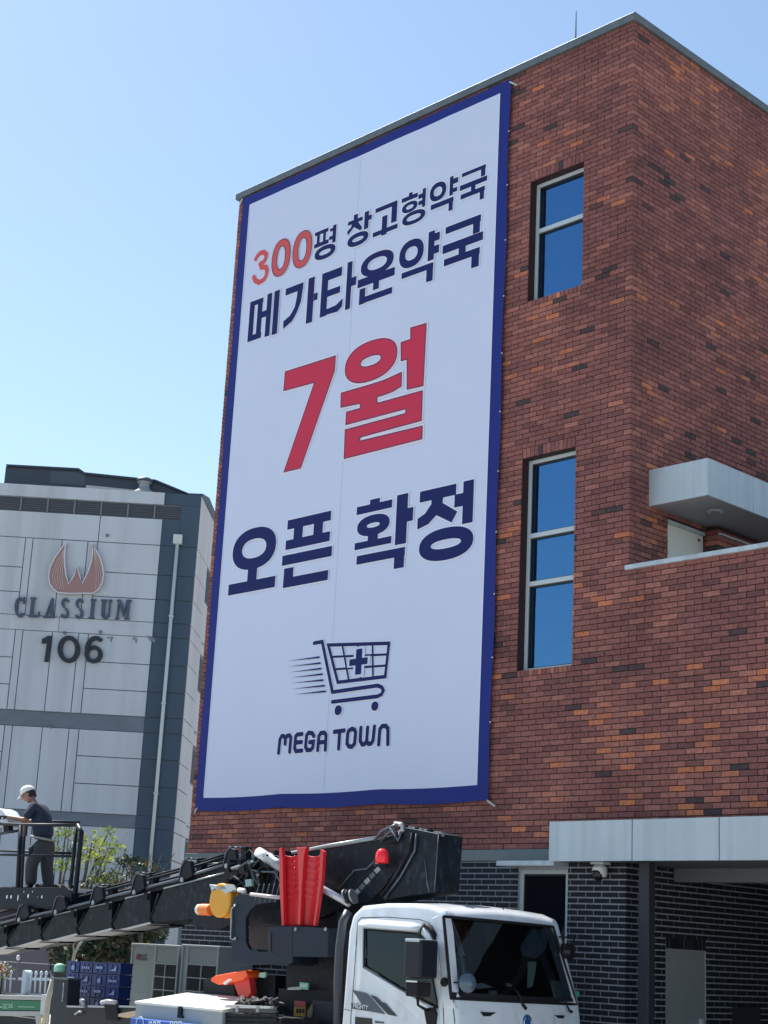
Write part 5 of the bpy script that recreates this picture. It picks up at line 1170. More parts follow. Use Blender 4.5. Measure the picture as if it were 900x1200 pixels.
# rear of the deck: side gates, post
pr([(78, 1180), (160, 1181), (160, 1215), (72, 1215)], 12.28, .05, mat('gate_black', (.016, .017, .022), .6, var=.2), 'side_gate', bev=.006)
for a, b in ((78, 98), (103, 122), (139, 158)): pr([(a, 1178.3), (b, 1178.9), (b, 1181), (a, 1180.5)], 12.26, .05, mat('lip_pale', (.40, .41, .41), .4), 'gate_lip')
pr([(63, 1146), (80, 1147), (76, 1215), (57, 1215)], 12.5, .2, mat('post_black', (.016, .018, .028), .6, var=.2), 'corner_post', bev=.01)
pr([(58, 1145), (80, 1146), (79, 1148.5), (58, 1147)], 12.47, .25, M_EDG, 'post_cap')
tb([(95, 1173), (98, 1173), (98, 1179)], 12.25, .03, M_STEEL, 'gate_latch'); tb([(119, 1175), (126, 1173.5), (136, 1175)], 12.25, .028, mat('lever_pale', (.42, .4, .42), .4), 'gate_lever')
pr([(122, 1178), (137, 1177), (138, 1195), (124, 1195)], 12.24, .04, M_RUB, 'gate_hinge', bev=.01)
tb([(88, 1189), (92, 1186), (96, 1186)], 12.25, .015, M_STEEL, 'gate_latch'); tb([(75, 1152), (74, 1165), (73, 1174)], 12.47, .01, M_STEEL, 'gate_rod')
pr([(124, 1192), (140, 1188), (158, 1192), (158, 1215), (120, 1215)], 12.3, .1, M_BOOM2, 'mud_flap', bev=.01)
wd = pr([(131, 1190.5), (143, 1187), (158, 1184.5), (158, 1191), (150, 1193)], 12.25, .05, mat('plywood', (.62, .45, .30), .7, var=.1), 'plywood_offcut'); wd.parent = None; wd.matrix_parent_inverse = Matrix()
tag(wd, 'pale plywood offcut lying left of the blue box', 'plywood')
gc = MB().lathe(at(69.5, 1138, Y=12.6), (0, 0, 1), [(.07, -.01), (.075, .02), (.07, .07), (.04, .095), (.01, .10)], 14).build('green_cap', mat('cap_green', (.28, .60, .42), .6, var=.1), None, smooth=True)
tag(gc, 'pale green rag bundle resting on the black rear corner post of the truck', 'rag')
wc = MB().tube([at(143, 1141, Y=13.3), at(146, 1139, Y=13.3), at(148, 1144, Y=13.3), at(151, 1153, Y=13.3), at(151.5, 1157, Y=13.3)], [.05, .06, .06, .045, .01], 8).build('white_cloth', mat('cloth_white', (.75, .75, .82), .8), None, smooth=True)
tag(wc, 'white cloth hanging between the blue crates and the air conditioner cabinet', 'cloth')
# blue crates, four stacks on the deck
M_CR = mat('crate_blue', (.012, .030, .15), .45, var=.1); M_CRP = mat('crate_print', (.28, .34, .52), .5)
tops = [(79.5, 1125.5), (95, 1126), (110, 1127), (127, 1127.5)]; cw = [14.5, 14.5, 16.5, 15.5]
levels = ['lowest', 'second from the bottom', 'third from the bottom', 'topmost']; colsn = ['leftmost', 'second', 'third', 'rightmost']
for ci, ((px, py), w_) in enumerate(zip(tops, cw)):
    a = at(px, py, Y=13.0); b = at(px + w_, py, Y=13.0); h = .152
    for k in range(4):
        z1 = a.z - (3 - k) * h; z0 = z1 - h + .006; x0, x1 = a.x, b.x - .01
        cr = thing('plastic_crate', 'blue crate, %s in the %s stack on the truck bed' % (levels[k], colsn[ci]), 'crate', (x0, 13.0, z0), 'blue crates stacked on the truck bed')
        m = MB(); t = .012
        m.box(x0, x1, 13.0, 13.0 + t, z0, z1 - .02); m.box(x0, x1, 13.18, 13.18 + t, z0, z1 - .02); m.box(x0, x0 + t, 13.0 + t, 13.18, z0, z1 - .02); m.box(x1 - t, x1, 13.0 + t, 13.18, z0, z1 - .02); m.box(x0 + t, x1 - t, 13.0 + t, 13.18, z0, z0 + t)
        bd_ = m.build('shell', M_CR, cr, kind=None)
        m = MB().box(x0 - .006, x1 + .006, 12.99, 13.20, z1 - .022, z1 - .004); m.build('rim', M_CR, cr, bevel=.003)
        for s_ in (.33, .66): MB().box(x0 + (x1 - x0) * s_ - .006, x0 + (x1 - x0) * s_ + .006, 12.992, 13.0, z0 + .01, z1 - .024).build('rib', M_CR, cr)
        rr_ = random.Random(ci * 7 + k); cxm = (x0 + x1) / 2; zc = (z0 + z1) / 2 - .005
        pm = MB(); mode = (ci * 3 + k * 2) % 4
        if mode == 0:
            pm.box(cxm - .08, cxm + .08, 12.984, 12.988, zc - .008, zc + .022)
        elif mode == 1:
            for s_ in (-.07, -.02, .03, .08): MB().box(cxm + s_ - .018, cxm + s_ + .014, 12.984, 12.988, zc - .02, zc + .01).build('print', M_CRP, cr)
        elif mode == 2:
            pm.flat([(cxm - .02, 12.984, zc - .035), (cxm + .05, 12.984, zc - .035), (cxm + .06, 12.984, zc + .01), (cxm + .01, 12.984, zc + .03), (cxm - .02, 12.984, zc + .0)], (0, -1, 0))
        else:
            pm.flat([(cxm - .07, 12.984, zc - .03), (cxm + .07, 12.984, zc - .03), (cxm + .07, 12.984, zc + .045), (cxm + .02, 12.984, zc)], (0, -1, 0))
        if pm.v: pm.build('print', M_CRP, cr)

# ================================================================== AIR CONDITIONER CABINETS
M_AC = mat('cabinet_grey', (.30, .34, .34), .5, var=.05, scale=2); M_ACF = mat('cabinet_frame', (.42, .47, .48), .45)
def cabinet(lab, x0, x1, ztop, Y, split, logo):
    u = thing('outdoor_unit', lab, 'air conditioner', ((x0 + x1) / 2, Y + .3, 0), 'air conditioner outdoor units against the wall')
    MB().box(x0, x1, Y + .01, Y + .62, .12, ztop - .03).build('case', M_AC, u, bevel=.006)
    MB().box(x0 - .015, x1 + .015, Y - .005, Y + .635, ztop - .03, ztop).build('top_cover', M_ACF, u, bevel=.006)
    for x in (x0, split, x1 - .03):
        MB().box(x, x + .03, Y - .004, Y + .01, .12, ztop - .03).build('corner_trim', M_ACF, u)
    g0, g1 = split + .05, x1 - .045; z1 = ztop - .26
    MB().box(g0, g1, Y - .002, Y + .01, z1 - .88, z1).build('grille_opening', mat('grille_dark', (.010, .012, .016), .7), u)
    for k in range(1, 2): MB().box((g0 + g1) / 2 - .008, (g0 + g1) / 2 + .008, Y - .012, Y - .002, z1 - .88, z1).build('grille_bar', M_ACF, u)
    for k in range(0, 6): MB().box(g0 - .01, g1 + .01, Y - .014, Y - .003, z1 - k * .176 - .007, z1 - k * .176 + .007).build('grille_bar', M_ACF, u)
    if logo:
        MB().box(x0 + .035, split - .005, Y - .006, Y - .001, ztop - .70, ztop - .69).build('panel_joint', M_ACF, u)
        c = Vector((x0 + .17, Y - .003, ztop - .19))
        MB().lathe(c, (0, -1, 0), [(.042, 0), (.042, .006)], 24).build('logo_disc', mat('logo_red', (.22, .02, .05), .4), u)
        text_obj('LG', .115, (c.x + .065, Y - .008, c.z - .04), (1, 0, 0), (0, 0, 1), mat('logo_grey', (.045, .045, .06), .5), u, bold=.004)
        MB().tube([(x0 + .19, Y - .02, ztop - .92), (x0 + .19, Y - .03, ztop - 1.1)], .012, 6).build('handle', M_RUB, u); MB().tube([(x0 + .19, Y - .025, ztop - .98), (x0 + .42, Y - .025, ztop - .99)], .01, 6).build('handle', M_RUB, u)
        MB().box(x0 + .02, x0 + .10, Y - .01, Y - .002, ztop - 1.5, ztop - 1.36).build('label_plate', mat('label_white', (.6, .65, .68), .5), u)
a = at(155, 1105, Y=14.3); b = at(182.5, 1105, Y=14.3); c = at(210.5, 1106, Y=14.3)
cabinet('grey outdoor air conditioner with red round logo, nearest the blue crates', a.x, c.x, a.z, 14.3, b.x, True)
a = at(214, 1106.5, Y=14.3); b = at(220, 1106, Y=14.3); c = at(257, 1108, Y=14.3)
cabinet('plain grey outdoor air conditioner standing right of the one with the logo', a.x, c.x, a.z, 14.3, b.x, False)

# ================================================================== PERSON ON THE PLATFORM
ppos = at(41, 1041, Y=13.5); ppos.z -= .05
per = bpy.data.objects.new('person', None); col.objects.link(per); per.location = ppos
tag(per, 'worker in white cap, dark navy shirt and grey trousers leaning on the lift platform railing', 'person')
ang = math.atan2(-.55, -.83)
RM = Matrix.Translation(ppos) @ Matrix.Rotation(ang, 4, 'Z')
def PW(p):
    p = Vector(p); return RM @ Vector((p.x + .05 * p.z ** 2, p.y, p.z * .93))           # local: x forward, y left, z up
def skin(name, verts, edges, rad, m, par=per, sub=2, root=0):
    me = bpy.data.meshes.new(name); me.from_pydata([PW(v) for v in verts], edges, []); o = bpy.data.objects.new(name, me); col.objects.link(o)
    md = o.modifiers.new('k', 'SKIN'); md.use_smooth_shade = True
    for i, v in enumerate(me.skin_vertices[0].data):
        r = rad[i]; v.radius = r if isinstance(r, tuple) else (r, r); v.use_root = (i == root)
    s = o.modifiers.new('s', 'SUBSURF'); s.levels = s.render_levels = sub
    bake(o); o.data.materials.clear(); o.data.materials.append(m); o.parent = par
    o.matrix_parent_inverse = Matrix.Translation(-per.location) if par is per else Matrix()
    for p in o.data.polygons: p.use_smooth = True
    return o
M_SK = mat('skin', (.30, .16, .11), .55, var=.05, scale=20); M_SH = mat('shirt_navy', (.022, .030, .060), .85, var=.2, scale=10, bump=.25, bscale=14)
M_TR = mat('trousers_grey', (.062, .065, .068), .9, var=.2, scale=8, bump=.3, bscale=12); M_GL = mat('glove_black', (.02, .02, .024), .7)
# body (skin): hips, neck, head, arms and hands in one surface
SHz = 1.27
V = [(-.06, 0, .92), (-.045, 0, 1.05), (-.01, 0, 1.22), (.035, 0, 1.36), (.085, 0, 1.45),
     (.01, .17, 1.33), (.10, .22, 1.10), (.36, .17, 1.14), (.44, .15, 1.15),
     (.01, -.17, 1.33), (.12, -.22, 1.11), (.40, -.16, 1.12), (.48, -.14, 1.13)]
Ed = [(0, 1), (1, 2), (2, 3), (3, 4), (2, 5), (5, 6), (6, 7), (7, 8), (2, 9), (9, 10), (10, 11), (11, 12)]
Rd = [.10, .10, .085, .052, .05, .055, .042, .03, .028, .055, .042, .03, .028]
body = skin('body', V, Ed, Rd, M_SK, sub=1)
# head: shaped lathe-like grid joined visually on the neck
def head():
    m = MB(); n = 20; rows = []
    prof = [(-.115, .035, 0.02), (-.105, .052, .018), (-.08, .066, .012), (-.045, .076, .004), (0, .083, -.004), (.04, .085, -.008), (.08, .078, -.01), (.11, .055, -.012), (.125, .02, -.012)]
    for z, r, ox in prof:
        rr_ = []
        for j in range(n + 1):
            t = 2 * math.pi * j / n; x = ox + r * 1.18 * math.cos(t); y = r * .9 * math.sin(t)
            fx = max(0, math.cos(t)) ** 6
            if -.05 < z < .01: x += .018 * max(0, math.cos(t)) ** 30 * (1.6 if z < -.02 else .8)       # nose
            if -.02 <= z <= .03: x -= .008 * (abs(math.sin(t * 1)) < .45) * (math.cos(t) > 0) * (abs(math.sin(t)) > .15)   # eye sockets
            if z < -.09: x += .012 * fx
            rr_.append((x, y, z))
        rows.append(rr_)
    tilt = Matrix.Translation((.145, 0, 1.53)) @ Matrix.Rotation(R_(28), 4, 'Y')
    return [[PW(tilt @ Vector(p)) for p in r] for r in rows], tilt
rows, tilt = head()
hd = MB().grid(rows); 
def H(p): return PW(tilt @ Vector(p))
hd.add([H((-.01, 0, .128))] , [])
ho = hd.build('head', M_SK, per, smooth=True, sub=1)
for s in (-1, 1):
    MB().lathe(H((-.012, s * .076, -.01)), (RM.to_3x3() @ Vector((0, s, .1))), [(.02, 0), (.028, .008), (.02, .014)], 12).build('ear', M_SK, ho, smooth=True)
    MB().lathe(H((.078, s * .03, .008)), (RM.to_3x3() @ Vector((1, 0, -.4))), [(.012, 0), (.010, .006)], 10).build('eye', M_BLK, ho)
    MB().tube([H((.088, s * .012, .026)), H((.084, s * .045, .028))], .005, 5).build('eyebrow', M_RUB, ho)
MB().tube([H((.094, -.022, -.062)), H((.100, 0, -.060)), H((.094, .022, -.062))], .005, 5).build('mouth', mat('lips', (.22, .09, .08), .6), ho)
hr = []
for z, r in ((-.07, .074), (-.03, .083), (.01, .089), (.05, .091)):
    hr.append([H((-.012 + r * 1.17 * math.cos(t) - .004, r * .95 * math.sin(t), z)) for t in [math.pi * (.52 + .96 * j / 12) for j in range(13)]])
MB().grid(hr).build('hair', mat('hair_black', (.012, .010, .010), .6), ho, smooth=True, solid=.008)
# cap with a brim
cr_ = []
for z, r in ((.028, .094), (.05, .096), (.08, .092), (.108, .076), (.128, .05), (.138, .015)):
    cr_.append([H((-.012 + r * 1.2 * math.cos(t), r * .98 * math.sin(t), z)) for t in [2 * math.pi * j / 24 for j in range(25)]])
capm = mat('cap_white_cloth', (.80, .80, .76), .8, bump=.1)
cp = MB().grid(cr_).build('cap', capm, per, smooth=True, solid=.006)
br = []
for k in range(5):
    v = k / 4; br.append([H((.075 + .03 * math.cos(a) + v * .105 * math.cos(a * .9), (.088 + .0 * v) * math.sin(a) * (1 - .12 * v), .036 - .03 * v - .02 * v * abs(math.sin(a)))) for a in [R_(-75 + 150 * j / 12) for j in range(13)]])
MB().grid(br).build('brim', capm, cp, smooth=True, solid=.006)
# shirt with sleeves
V = [(-.085, 0, .80), (-.08, 0, .95), (-.07, 0, 1.10), (-.03, 0, 1.24), (.02, 0, 1.335), (0, .15, 1.325), (.055, .215, 1.20), (.10, .225, 1.12), (0, -.15, 1.325), (.06, -.215, 1.21), (.12, -.225, 1.12)]
Ed = [(0, 1), (1, 2), (2, 3), (3, 4), (3, 5), (5, 6), (6, 7), (3, 8), (8, 9), (9, 10)]
Rd = [(.185, .17), (.19, .165), (.195, .16), (.185, .14), .065, .085, .075, .072, .085, .075, .072]
skin('shirt', V, Ed, Rd, M_SH, sub=2)
# trousers: hips and two bent legs
V = [(-.10, 0, .88), (-.115, 0, .76), (-.06, .10, .66), (.035, .12, .42), (.015, .12, .07), (-.12, -.10, .66), (-.10, -.12, .42), (-.175, -.12, .07)]
Ed = [(0, 1), (1, 2), (2, 3), (3, 4), (1, 5), (5, 6), (6, 7)]
Rd = [(.16, .16), (.165, .165), (.13, .13), .10, .092, (.13, .13), .10, .092]
skin('trousers', V, Ed, Rd, M_TR, sub=2, root=1)
MB().tube([PW((-.09 + .192 * math.cos(t), .178 * math.sin(t), .835 + .03 * math.cos(t))) for t in [2 * math.pi * j / 24 for j in range(25)]], .018, 6).build('belt', mat('belt_tan', (.34, .33, .30), .6), per, smooth=True)
for (x, y) in ((.02, .12), (-.17, -.12)):
    skin('boot', [(x - .05, y, .05), (x + .03, y, .045), (x + .13, y, .03), (x - .02, y, .13)], [(0, 1), (1, 2), (0, 3)], [.05, .048, .036, .055], M_RUB, sub=1)
# gloves: palm and five bent fingers
for s, (hx, hy, hz) in ((1, (.46, .15, 1.15)), (-1, (.50, -.14, 1.13))):
    V = [(hx - .05, hy, hz), (hx, hy, hz), (hx + .045, hy, hz + .004)]; Ed = [(0, 1), (1, 2)]; Rd = [(.03, .024), (.038, .022), (.036, .02)]
    for k, (dy_, ln) in enumerate(((-.030, .052), (-.010, .062), (.011, .058), (.031, .046))):
        i = len(V); V += [(hx + .055, hy + dy_, hz + .006), (hx + .055 + ln * .55, hy + dy_ * 1.1, hz + .0), (hx + .055 + ln * .8, hy + dy_ * 1.1, hz - .028), (hx + .055 + ln * .5, hy + dy_ * 1.1, hz - .048)]
        Ed += [(2, i), (i, i + 1), (i + 1, i + 2), (i + 2, i + 3)]; Rd += [.011, .010, .009, .008]
    i = len(V); V += [(hx + .015, hy - s * .04, hz - .01), (hx + .05, hy - s * .055, hz - .025), (hx + .075, hy - s * .045, hz - .04)]; Ed += [(1, i), (i, i + 1), (i + 1, i + 2)]; Rd += [.014, .011, .009]
    skin('glove', V, Ed, Rd, M_GL, sub=1)
MB().tube([PW((.03, .19, .70)), PW((.02, .20, .62)), PW((.04, .19, .56))], [.03, .038, .02], 8).build('tool_pouch', M_GL, per, smooth=True)
# ================================================================== YARD ON THE LEFT
# wall behind the fence
YW = 21.0
M_PL = mat('wall_plum', (.095, .085, .105), .85, var=.1, scale=2)
bw = thing('rendered_wall', 'plain dark plum coloured boundary wall behind the white picket fence', 'wall', tuple(at(30, 1150, Y=YW + .2)))
x0 = at(-60, 1100, Y=YW).x; x1 = at(66, 1100, Y=YW).x; zt = at(30, 1058, Y=YW).z
MB().box(x0, x1, YW, YW + .25, 0, zt).build('wall', M_PL, bw)
MB().box(x1 + .01, x1 + .14, YW - .05, YW + .3, 0, zt + .02).build('end_post', M_BLK, bw)
MB().box(x1 - .16, x1 - .10, YW - .03, YW - .003, 0, zt - .01).build('downpipe', mat('pipe_dark', (.03, .03, .04), .5), bw)
# wire of small lights
sl = thing('light_string', 'thin wire with a small white bulb strung in front of the dark plum wall', 'string light', tuple(at(20, 1124, Y=19.5)))
MB().tube([at(x, 1123 + .06 * (x + 60), Y=19.5) for x in (-60, -20, 0, 21, 40, 60, 90, 120)], .008, 5).build('wire', mat('wire_grey', (.2, .2, .22), .6), sl)
MB().lathe(at(21.5, 1121.5, Y=19.48), (0, 0, 1), [(.01, -.07), (.035, -.05), (.042, -.01), (.03, .03), (.012, .04)], 12).build('bulb', mat('bulb_white', (.8, .8, .85), .3), sl, smooth=True)
MB().tube([at(21, 1124, Y=19.5), at(19, 1145, Y=19.5)], .012, 6).build('pole', mat('wire_grey', (0, 0, 0)), sl)
# picket fence
FYY = 18.0; M_PK = mat('fence_white', (.60, .68, .74), .5)
fe = thing('picket_fence', 'white metal picket fence with ball tipped pickets behind the green sign', 'fence', tuple(at(25, 1166, Y=FYY)))
for ya, yb, xa, xb in ((1144.5, 1146.5, -60, 16), (1145.2, 1148.6, 21, 59), (1162.5, 1164.5, -60, 52)):
    pa_ = [at(xa, ya - (0), Y=FYY), at(xb, ya + .02 * (xb - xa), Y=FYY), at(xb, yb + .02 * (xb - xa), Y=FYY), at(xa, yb, Y=FYY)]
    MB().prism(pa_, (0, .04, 0)).build('rail', M_PK, fe)
for x in [-56, -50, -44, -38, -32, -26, -20, -14, -8, -2.5, .8, 6.8, 13.2, 36.2, 42.2, 48.3, 54.2]:
    t = 1141 if x > 30 else 1140; m = MB().tube([at(x, t, Y=FYY), at(x - 1.9, 1164, Y=FYY)], .019, 6); po = m.build('picket', M_PK, fe, smooth=True)
    MB().lathe(at(x + .1, t, Y=FYY), (0, 0, 1), [(.012, -.03), (.034, 0), (.026, .03), (.008, .05)], 10).build('finial', M_PK, po, smooth=True)
pt_ = at(28.3, 1140, Y=FYY - .06)
MB().prism([at(a, b, Y=FYY - .08) for a, b in ((26.4, 1139), (27.2, 1137.3), (28.5, 1136.8), (30, 1137.3), (30.8, 1139), (28.6, 1165), (24, 1165))], (0, .14, 0)).build('fence_post', M_PK, fe, bevel=.01)
MB().box(at(-60, 1170, Y=FYY).x, at(52, 1170, Y=FYY).x, FYY - .05, FYY + .15, 0, at(20, 1165.5, Y=FYY).z).build('base_wall', mat('base_dark', (.03, .034, .04), .8), fe)
# flowers in front of it
fl = thing('flower_plant', 'leafy plant with red and white flowers at the left edge by the fence', 'flowers', tuple(at(4, 1150, Y=17.85)))
rf = random.Random(3)
def leaves(n, fn, size, ma, name, par, kind='stuff', asp=.45):
    m = MB()
    for _ in range(n):
        c, s = fn(); d = Vector((rf.gauss(0, 1), rf.gauss(0, 1), rf.gauss(0, 1))).normalized(); e = d.orthogonal().normalized()
        e = (Matrix.Rotation(rf.uniform(0, 6.28), 3, d) @ e); a = size * s * rf.uniform(.6, 1.3)
        m.add([c - e * a, c + d * a * asp, c + e * a, c - d * a * asp], [(0, 1, 2, 3)])
    o = m.build(name, ma, par); 
    if kind: o['kind'] = kind
    return o
def leafmat(name, c, t=.35):
    m = mat(name, c, .6, var=.35, scale=3); n = m.node_tree; b = n.nodes['Principled BSDF']; o = [x for x in n.nodes if x.type == 'OUTPUT_MATERIAL'][0]
    tr = n.nodes.new('ShaderNodeBsdfTranslucent'); tr.inputs[0].default_value = (c[0] * 1.6, c[1] * 1.6, c[2] * .8, 1); mx = n.nodes.new('ShaderNodeMixShader'); mx.inputs[0].default_value = t
    n.links.new(b.outputs[0], mx.inputs[1]); n.links.new(tr.outputs[0], mx.inputs[2]); n.links.new(mx.outputs[0], o.inputs[0]); return m
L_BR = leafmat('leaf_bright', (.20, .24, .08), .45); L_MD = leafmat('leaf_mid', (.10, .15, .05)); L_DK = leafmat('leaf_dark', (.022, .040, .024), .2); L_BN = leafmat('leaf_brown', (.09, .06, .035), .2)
c0 = at(3, 1139, Y=17.8)
leaves(160, lambda: (c0 + Vector((rf.gauss(0, .14), rf.gauss(0, .08), rf.gauss(0, .09))), 1), .035, L_MD, 'foliage', fl)
leaves(60, lambda: (c0 + Vector((rf.gauss(-.06, .12), rf.gauss(-.06, .04), rf.gauss(.02, .08))), 1), .032, mat('petal_red', (.45, .03, .06), .6), 'petals', fl, asp=.8)
leaves(28, lambda: (c0 + Vector((rf.gauss(.08, .10), rf.gauss(-.08, .04), rf.gauss(.06, .07))), 1), .03, mat('petal_white', (.75, .72, .68), .6), 'petals', fl, asp=.8)
MB().tube([c0 - Vector((0, 0, .5)), c0], .02, 5).build('stem', L_DK, fl)
# green sign board
SY = 17.2
sg = thing('sign_board', 'long green sign with faint white lettering in a beige frame below the fence', 'sign', tuple(at(20, 1190, Y=SY)))
M_BG = mat('frame_beige', (.42, .41, .38), .6, var=.08)
MB().prism([at(a, b, Y=SY) for a, b in ((-80, 1170), (48, 1173), (47, 1184), (-80, 1183.5))], (0, .05, 0)).build('sign_face', mat('sign_green', (.012, .17, .075), .5, var=.1), sg)
MB().prism([at(a, b, Y=SY - .03) for a, b in ((-80, 1163.5), (49.5, 1167), (48.4, 1172.2), (-80, 1169))], (0, .12, 0)).build('top_frame', M_BG, sg, bevel=.01)
MB().prism([at(a, b, Y=SY - .03) for a, b in ((-80, 1184), (49, 1185), (48, 1191), (-80, 1190))], (0, .12, 0)).build('bottom_frame', M_BG, sg, bevel=.01)
MB().prism([at(a, b, Y=SY - .05) for a, b in ((48.5, 1165.5), (52.5, 1166), (50, 1189), (46.8, 1189))], (0, .14, 0)).build('side_frame', mat('frame_pale', (.55, .57, .57), .5), sg)
M_SP = mat('sign_print', (.45, .62, .50), .5)
def smark(pts): MB().flat([at(a, b, Y=SY - .004) for a, b in pts], (0, -1, 0)).build('print', M_SP, sg)
x = 1.0
for k, sh in enumerate('ㄴ그린마인'):
    yb_ = 1176.5 + .02 * x
    if k == 0: smark([(0, yb_ + 3), (2.6, yb_ + 3), (2.6, yb_ + 4.2), (0, yb_ + 4.2)]); x = 3.2; continue
    h = 5.2 if k < 3 else 4.0
    smark([(x, yb_), (x + 2.2, yb_), (x + 2.2, yb_ + .8), (x, yb_ + .8)]); smark([(x + (k % 2) * 1.6, yb_ + 1.3), (x + .7 + (k % 2) * 1.6, yb_ + 1.3), (x + .6 + (k % 2) * 1.6, yb_ + h - 1), (x - .1 + (k % 2) * 1.6, yb_ + h - 1)])
    smark([(x - .2, yb_ + h - .8), (x + 2.2, yb_ + h - .8), (x + 2.2, yb_ + h), (x - .2, yb_ + h)]); x += 3.3
x = 21.5
while x < 41:
    wdt = rf.uniform(.5, 1.2); yb_ = 1179 + .02 * x; smark([(x, yb_ - rf.uniform(0, .5)), (x + wdt, yb_), (x + wdt, yb_ + 1), (x, yb_ + 1)]); x += wdt + .5
MB().box(at(-80, 1190, Y=SY).x, at(41, 1190, Y=SY).x, SY + .02, SY + .3, 0, at(10, 1191, Y=SY).z).build('base', mat('base_dark', (0, 0, 0)), sg)
MB().prism([at(a, b, Y=SY - .06) for a, b in ((41, 1190), (48, 1190), (48, 1215), (44, 1215))], (0, .06, 0)).build('leg', M_BG, sg)
# leaning pole
lp_ = MB().tube([at(63, 1146, Y=15.8), at(56, 1172, Y=15.8), at(50.5, 1215, Y=15.8)], .048, 10).build('marker_pole', mat('pole_pale', (.50, .48, .40), .6, var=.2, scale=5), None, smooth=True)
tag(lp_, 'pale leaning pole with a yellow lower end beside the black truck post', 'pole')
MB().tube([at(52.3, 1193, Y=15.8), at(50.6, 1214, Y=15.8)], .054, 10).build('yellow_sleeve', mat('sleeve_yellow', (.45, .36, .10), .6), lp_, smooth=True)
MB().tube([at(59, 1138, Y=15.8), at(61, 1146, Y=15.8)], .02, 6).build('stub', M_STEEL, lp_)

# ------------------------------------------------------------------ planting in front of the apartment block
def stemtree(name, lab, cat, base, stems, leafsets, group=None):
    t = thing(name, lab, cat, tuple(base), group)
    for s in stems: MB().tube(s[0], s[1], 6).build('stem', mat('bark', (.10, .085, .075), .9, var=.2), t, smooth=True)
    for a in leafsets: leaves(*a, 'crown', t)
    return t
TYY = 20.5
def tp(x, y, dy=0): return at(x, y, Y=TYY + dy)
def blob(cx, cy, rx, ry, d=.5, hollow=0):
    c = tp(cx, cy); ex = tp(cx + rx, cy).x - c.x; ez = c.z - tp(cx, cy + ry).z
    def f():
        while True:
            v = Vector((rf.uniform(-1, 1), rf.uniform(-1, 1), rf.uniform(-1, 1)))
            if hollow < v.length < 1: break
        return c + Vector((v.x * ex, v.y * d, v.z * ez)), 1
    return f
def multi(bs):
    def f():
        b = rf.choice(bs); return b()
    return f
stemtree('young_tree', 'slender young tree with sunlit yellow green leaves right of the platform rail', 'tree', tp(97, 1110),
    [([tp(92, 1060), tp(101, 1020), tp(108, 985)], [.05, .035, .012]), ([tp(94, 1062), tp(108, 1020), tp(120, 990), tp(130, 970)], [.045, .03, .02, .006]), ([tp(90, 1058), tp(99, 1025), tp(103, 990)], [.03, .02, .008]), ([tp(97, 1060), tp(113, 1025), tp(124, 1000), tp(131, 988)], [.03, .02, .012, .005]), ([tp(92, 1110), tp(93, 1060)], [.08, .06])],
    [(130, multi([blob(113, 1000, 14, 11), blob(106, 990, 9, 8), blob(121, 1000, 9, 12), blob(116, 1008, 7, 8)]), .075, L_BR), (100, multi([blob(118, 984, 14, 12), blob(129, 975, 4, 8), blob(128, 992, 6, 8), blob(102, 992, 6, 12), blob(98, 1000, 5, 5)]), .062, L_MD), (90, multi([blob(122, 980, 12, 13), blob(130, 990, 5, 3), blob(124, 1028, 4, 12)]), .06, L_BR), (70, blob(125, 1020, 3, 14), .05, L_MD)])
stemtree('young_tree', 'second young tree, its leaves seen through the platform railing behind the worker', 'tree', tp(70, 1110),
    [([tp(66, 1110), tp(68, 1050), tp(74, 1000), tp(78, 968)], [.06, .04, .025, .008]), ([tp(67, 1060), tp(78, 1015), tp(84, 985)], [.03, .02, .006])],
    [(210, multi([blob(78, 978, 7, 10), blob(75, 1000, 9, 8), blob(78, 1016, 9, 8), blob(68, 1014, 5, 7), blob(82, 990, 4, 14)]), .06, L_MD), (100, multi([blob(78, 976, 6, 8), blob(76, 1014, 8, 8)]), .055, L_BR)])
def bush(lab, bs, n, sz, ms, base):
    t = thing('shrub', lab, 'shrub', tuple(base))
    for k in range(5): MB().tube([base, base + Vector((rf.uniform(-.4, .4), 0, .9)), base + Vector((rf.uniform(-.9, .9), rf.uniform(-.3, .3), 1.9))], [.03, .02, .008], 5).build('stem', mat('bark', (0, 0, 0)), t)
    for i, m_ in enumerate(ms): leaves(int(n * (1 if i == 0 else .35)), multi(bs), sz, m_, 'foliage', t)
bush('dark brownish shrub rising behind the boom, left of the pale drainpipe', [blob(142, 1034, 11, 9, .8), blob(130, 1040, 12, 9, .8), blob(148, 1042, 8, 9), blob(108, 1040, 8, 8), blob(138, 1026, 8, 3)], 150, .055, [L_BN, L_DK, L_MD], tp(135, 1110))
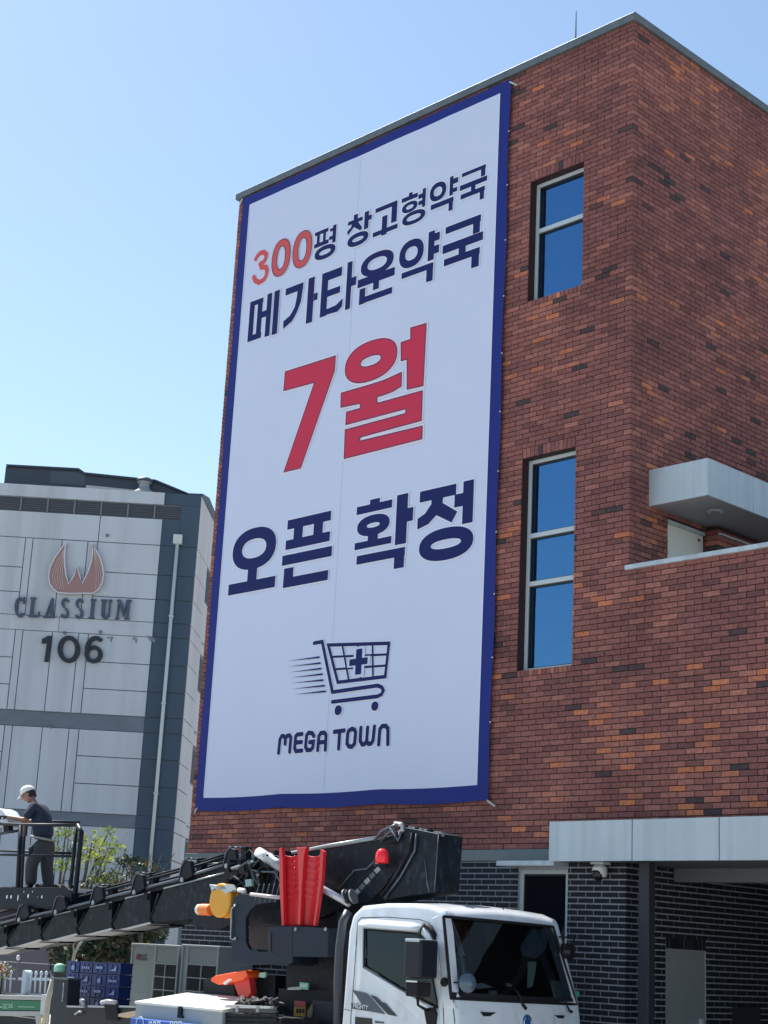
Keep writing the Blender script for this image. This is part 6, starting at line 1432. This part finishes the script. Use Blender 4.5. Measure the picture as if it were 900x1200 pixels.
bush('small dark shrub directly below the drainpipe behind the boom', [blob(163, 1018, 7, 11), blob(172, 1022, 8, 12), blob(160, 1008, 4, 8), blob(166, 1030, 12, 10), blob(154, 1012, 3, 4)], 240, .06, [L_DK, L_BN], tp(165, 1110))
bush('low bright green shrub at the foot of the young tree', [blob(123, 1032, 9, 7, .5), blob(105, 1048, 13, 8, .6), blob(92, 1055, 10, 6)], 260, .06, [L_MD, L_BR], tp(112, 1110))
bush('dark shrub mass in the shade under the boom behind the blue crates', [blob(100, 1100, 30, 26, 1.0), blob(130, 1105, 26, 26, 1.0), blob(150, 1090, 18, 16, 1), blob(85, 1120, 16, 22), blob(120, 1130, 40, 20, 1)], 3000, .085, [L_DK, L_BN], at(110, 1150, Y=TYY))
sk = thing('bare_sapling', 'bare pale branch leaning up behind the blue crates', 'sapling', tuple(at(82, 1140, Y=16.5)))
MB().tube([at(84, 1135, Y=16.5), at(87, 1118, Y=16.5), at(93, 1107, Y=16.5), at(101, 1098, Y=16.5)], [.035, .03, .022, .01], 6).build('trunk', mat('bark_pale', (.30, .30, .28), .8), sk, smooth=True)
MB().tube([at(87, 1118, Y=16.5), at(86, 1108, Y=16.5), at(89, 1098, Y=16.5)], [.022, .015, .008], 6).build('branch', mat('bark_pale', (0, 0, 0)), sk, smooth=True)
MB().tube([at(78, 1140, Y=16.5), at(79, 1118, Y=16.5), at(82, 1095, Y=16.5)], [.02, .015, .008], 6).build('branch', leafmat('stalk_green', (.06, .12, .07)), sk, smooth=True)
# distant ground cover and hedge on the horizon
hg = MB()
for k in range(2600):
    a = rf.uniform(-2.6, .9); r = rf.uniform(95, 110); c = Vector((r * math.sin(a), r * math.cos(a), rf.uniform(0, 3.2))); e = rf.uniform(.5, 1.3); d = Vector((rf.gauss(0, 1), rf.gauss(0, 1), rf.gauss(0, 1))).normalized(); q = d.orthogonal()
    hg.add([c - d * e, c - q * e * .6, c + d * e, c + q * e * .6], [(0, 1, 2, 3)])
ho_ = hg.build('far_hedge', L_DK); tag(ho_, 'far dark belt of hedges and trees along the horizon', 'hedge'); ho_['kind'] = 'stuff'
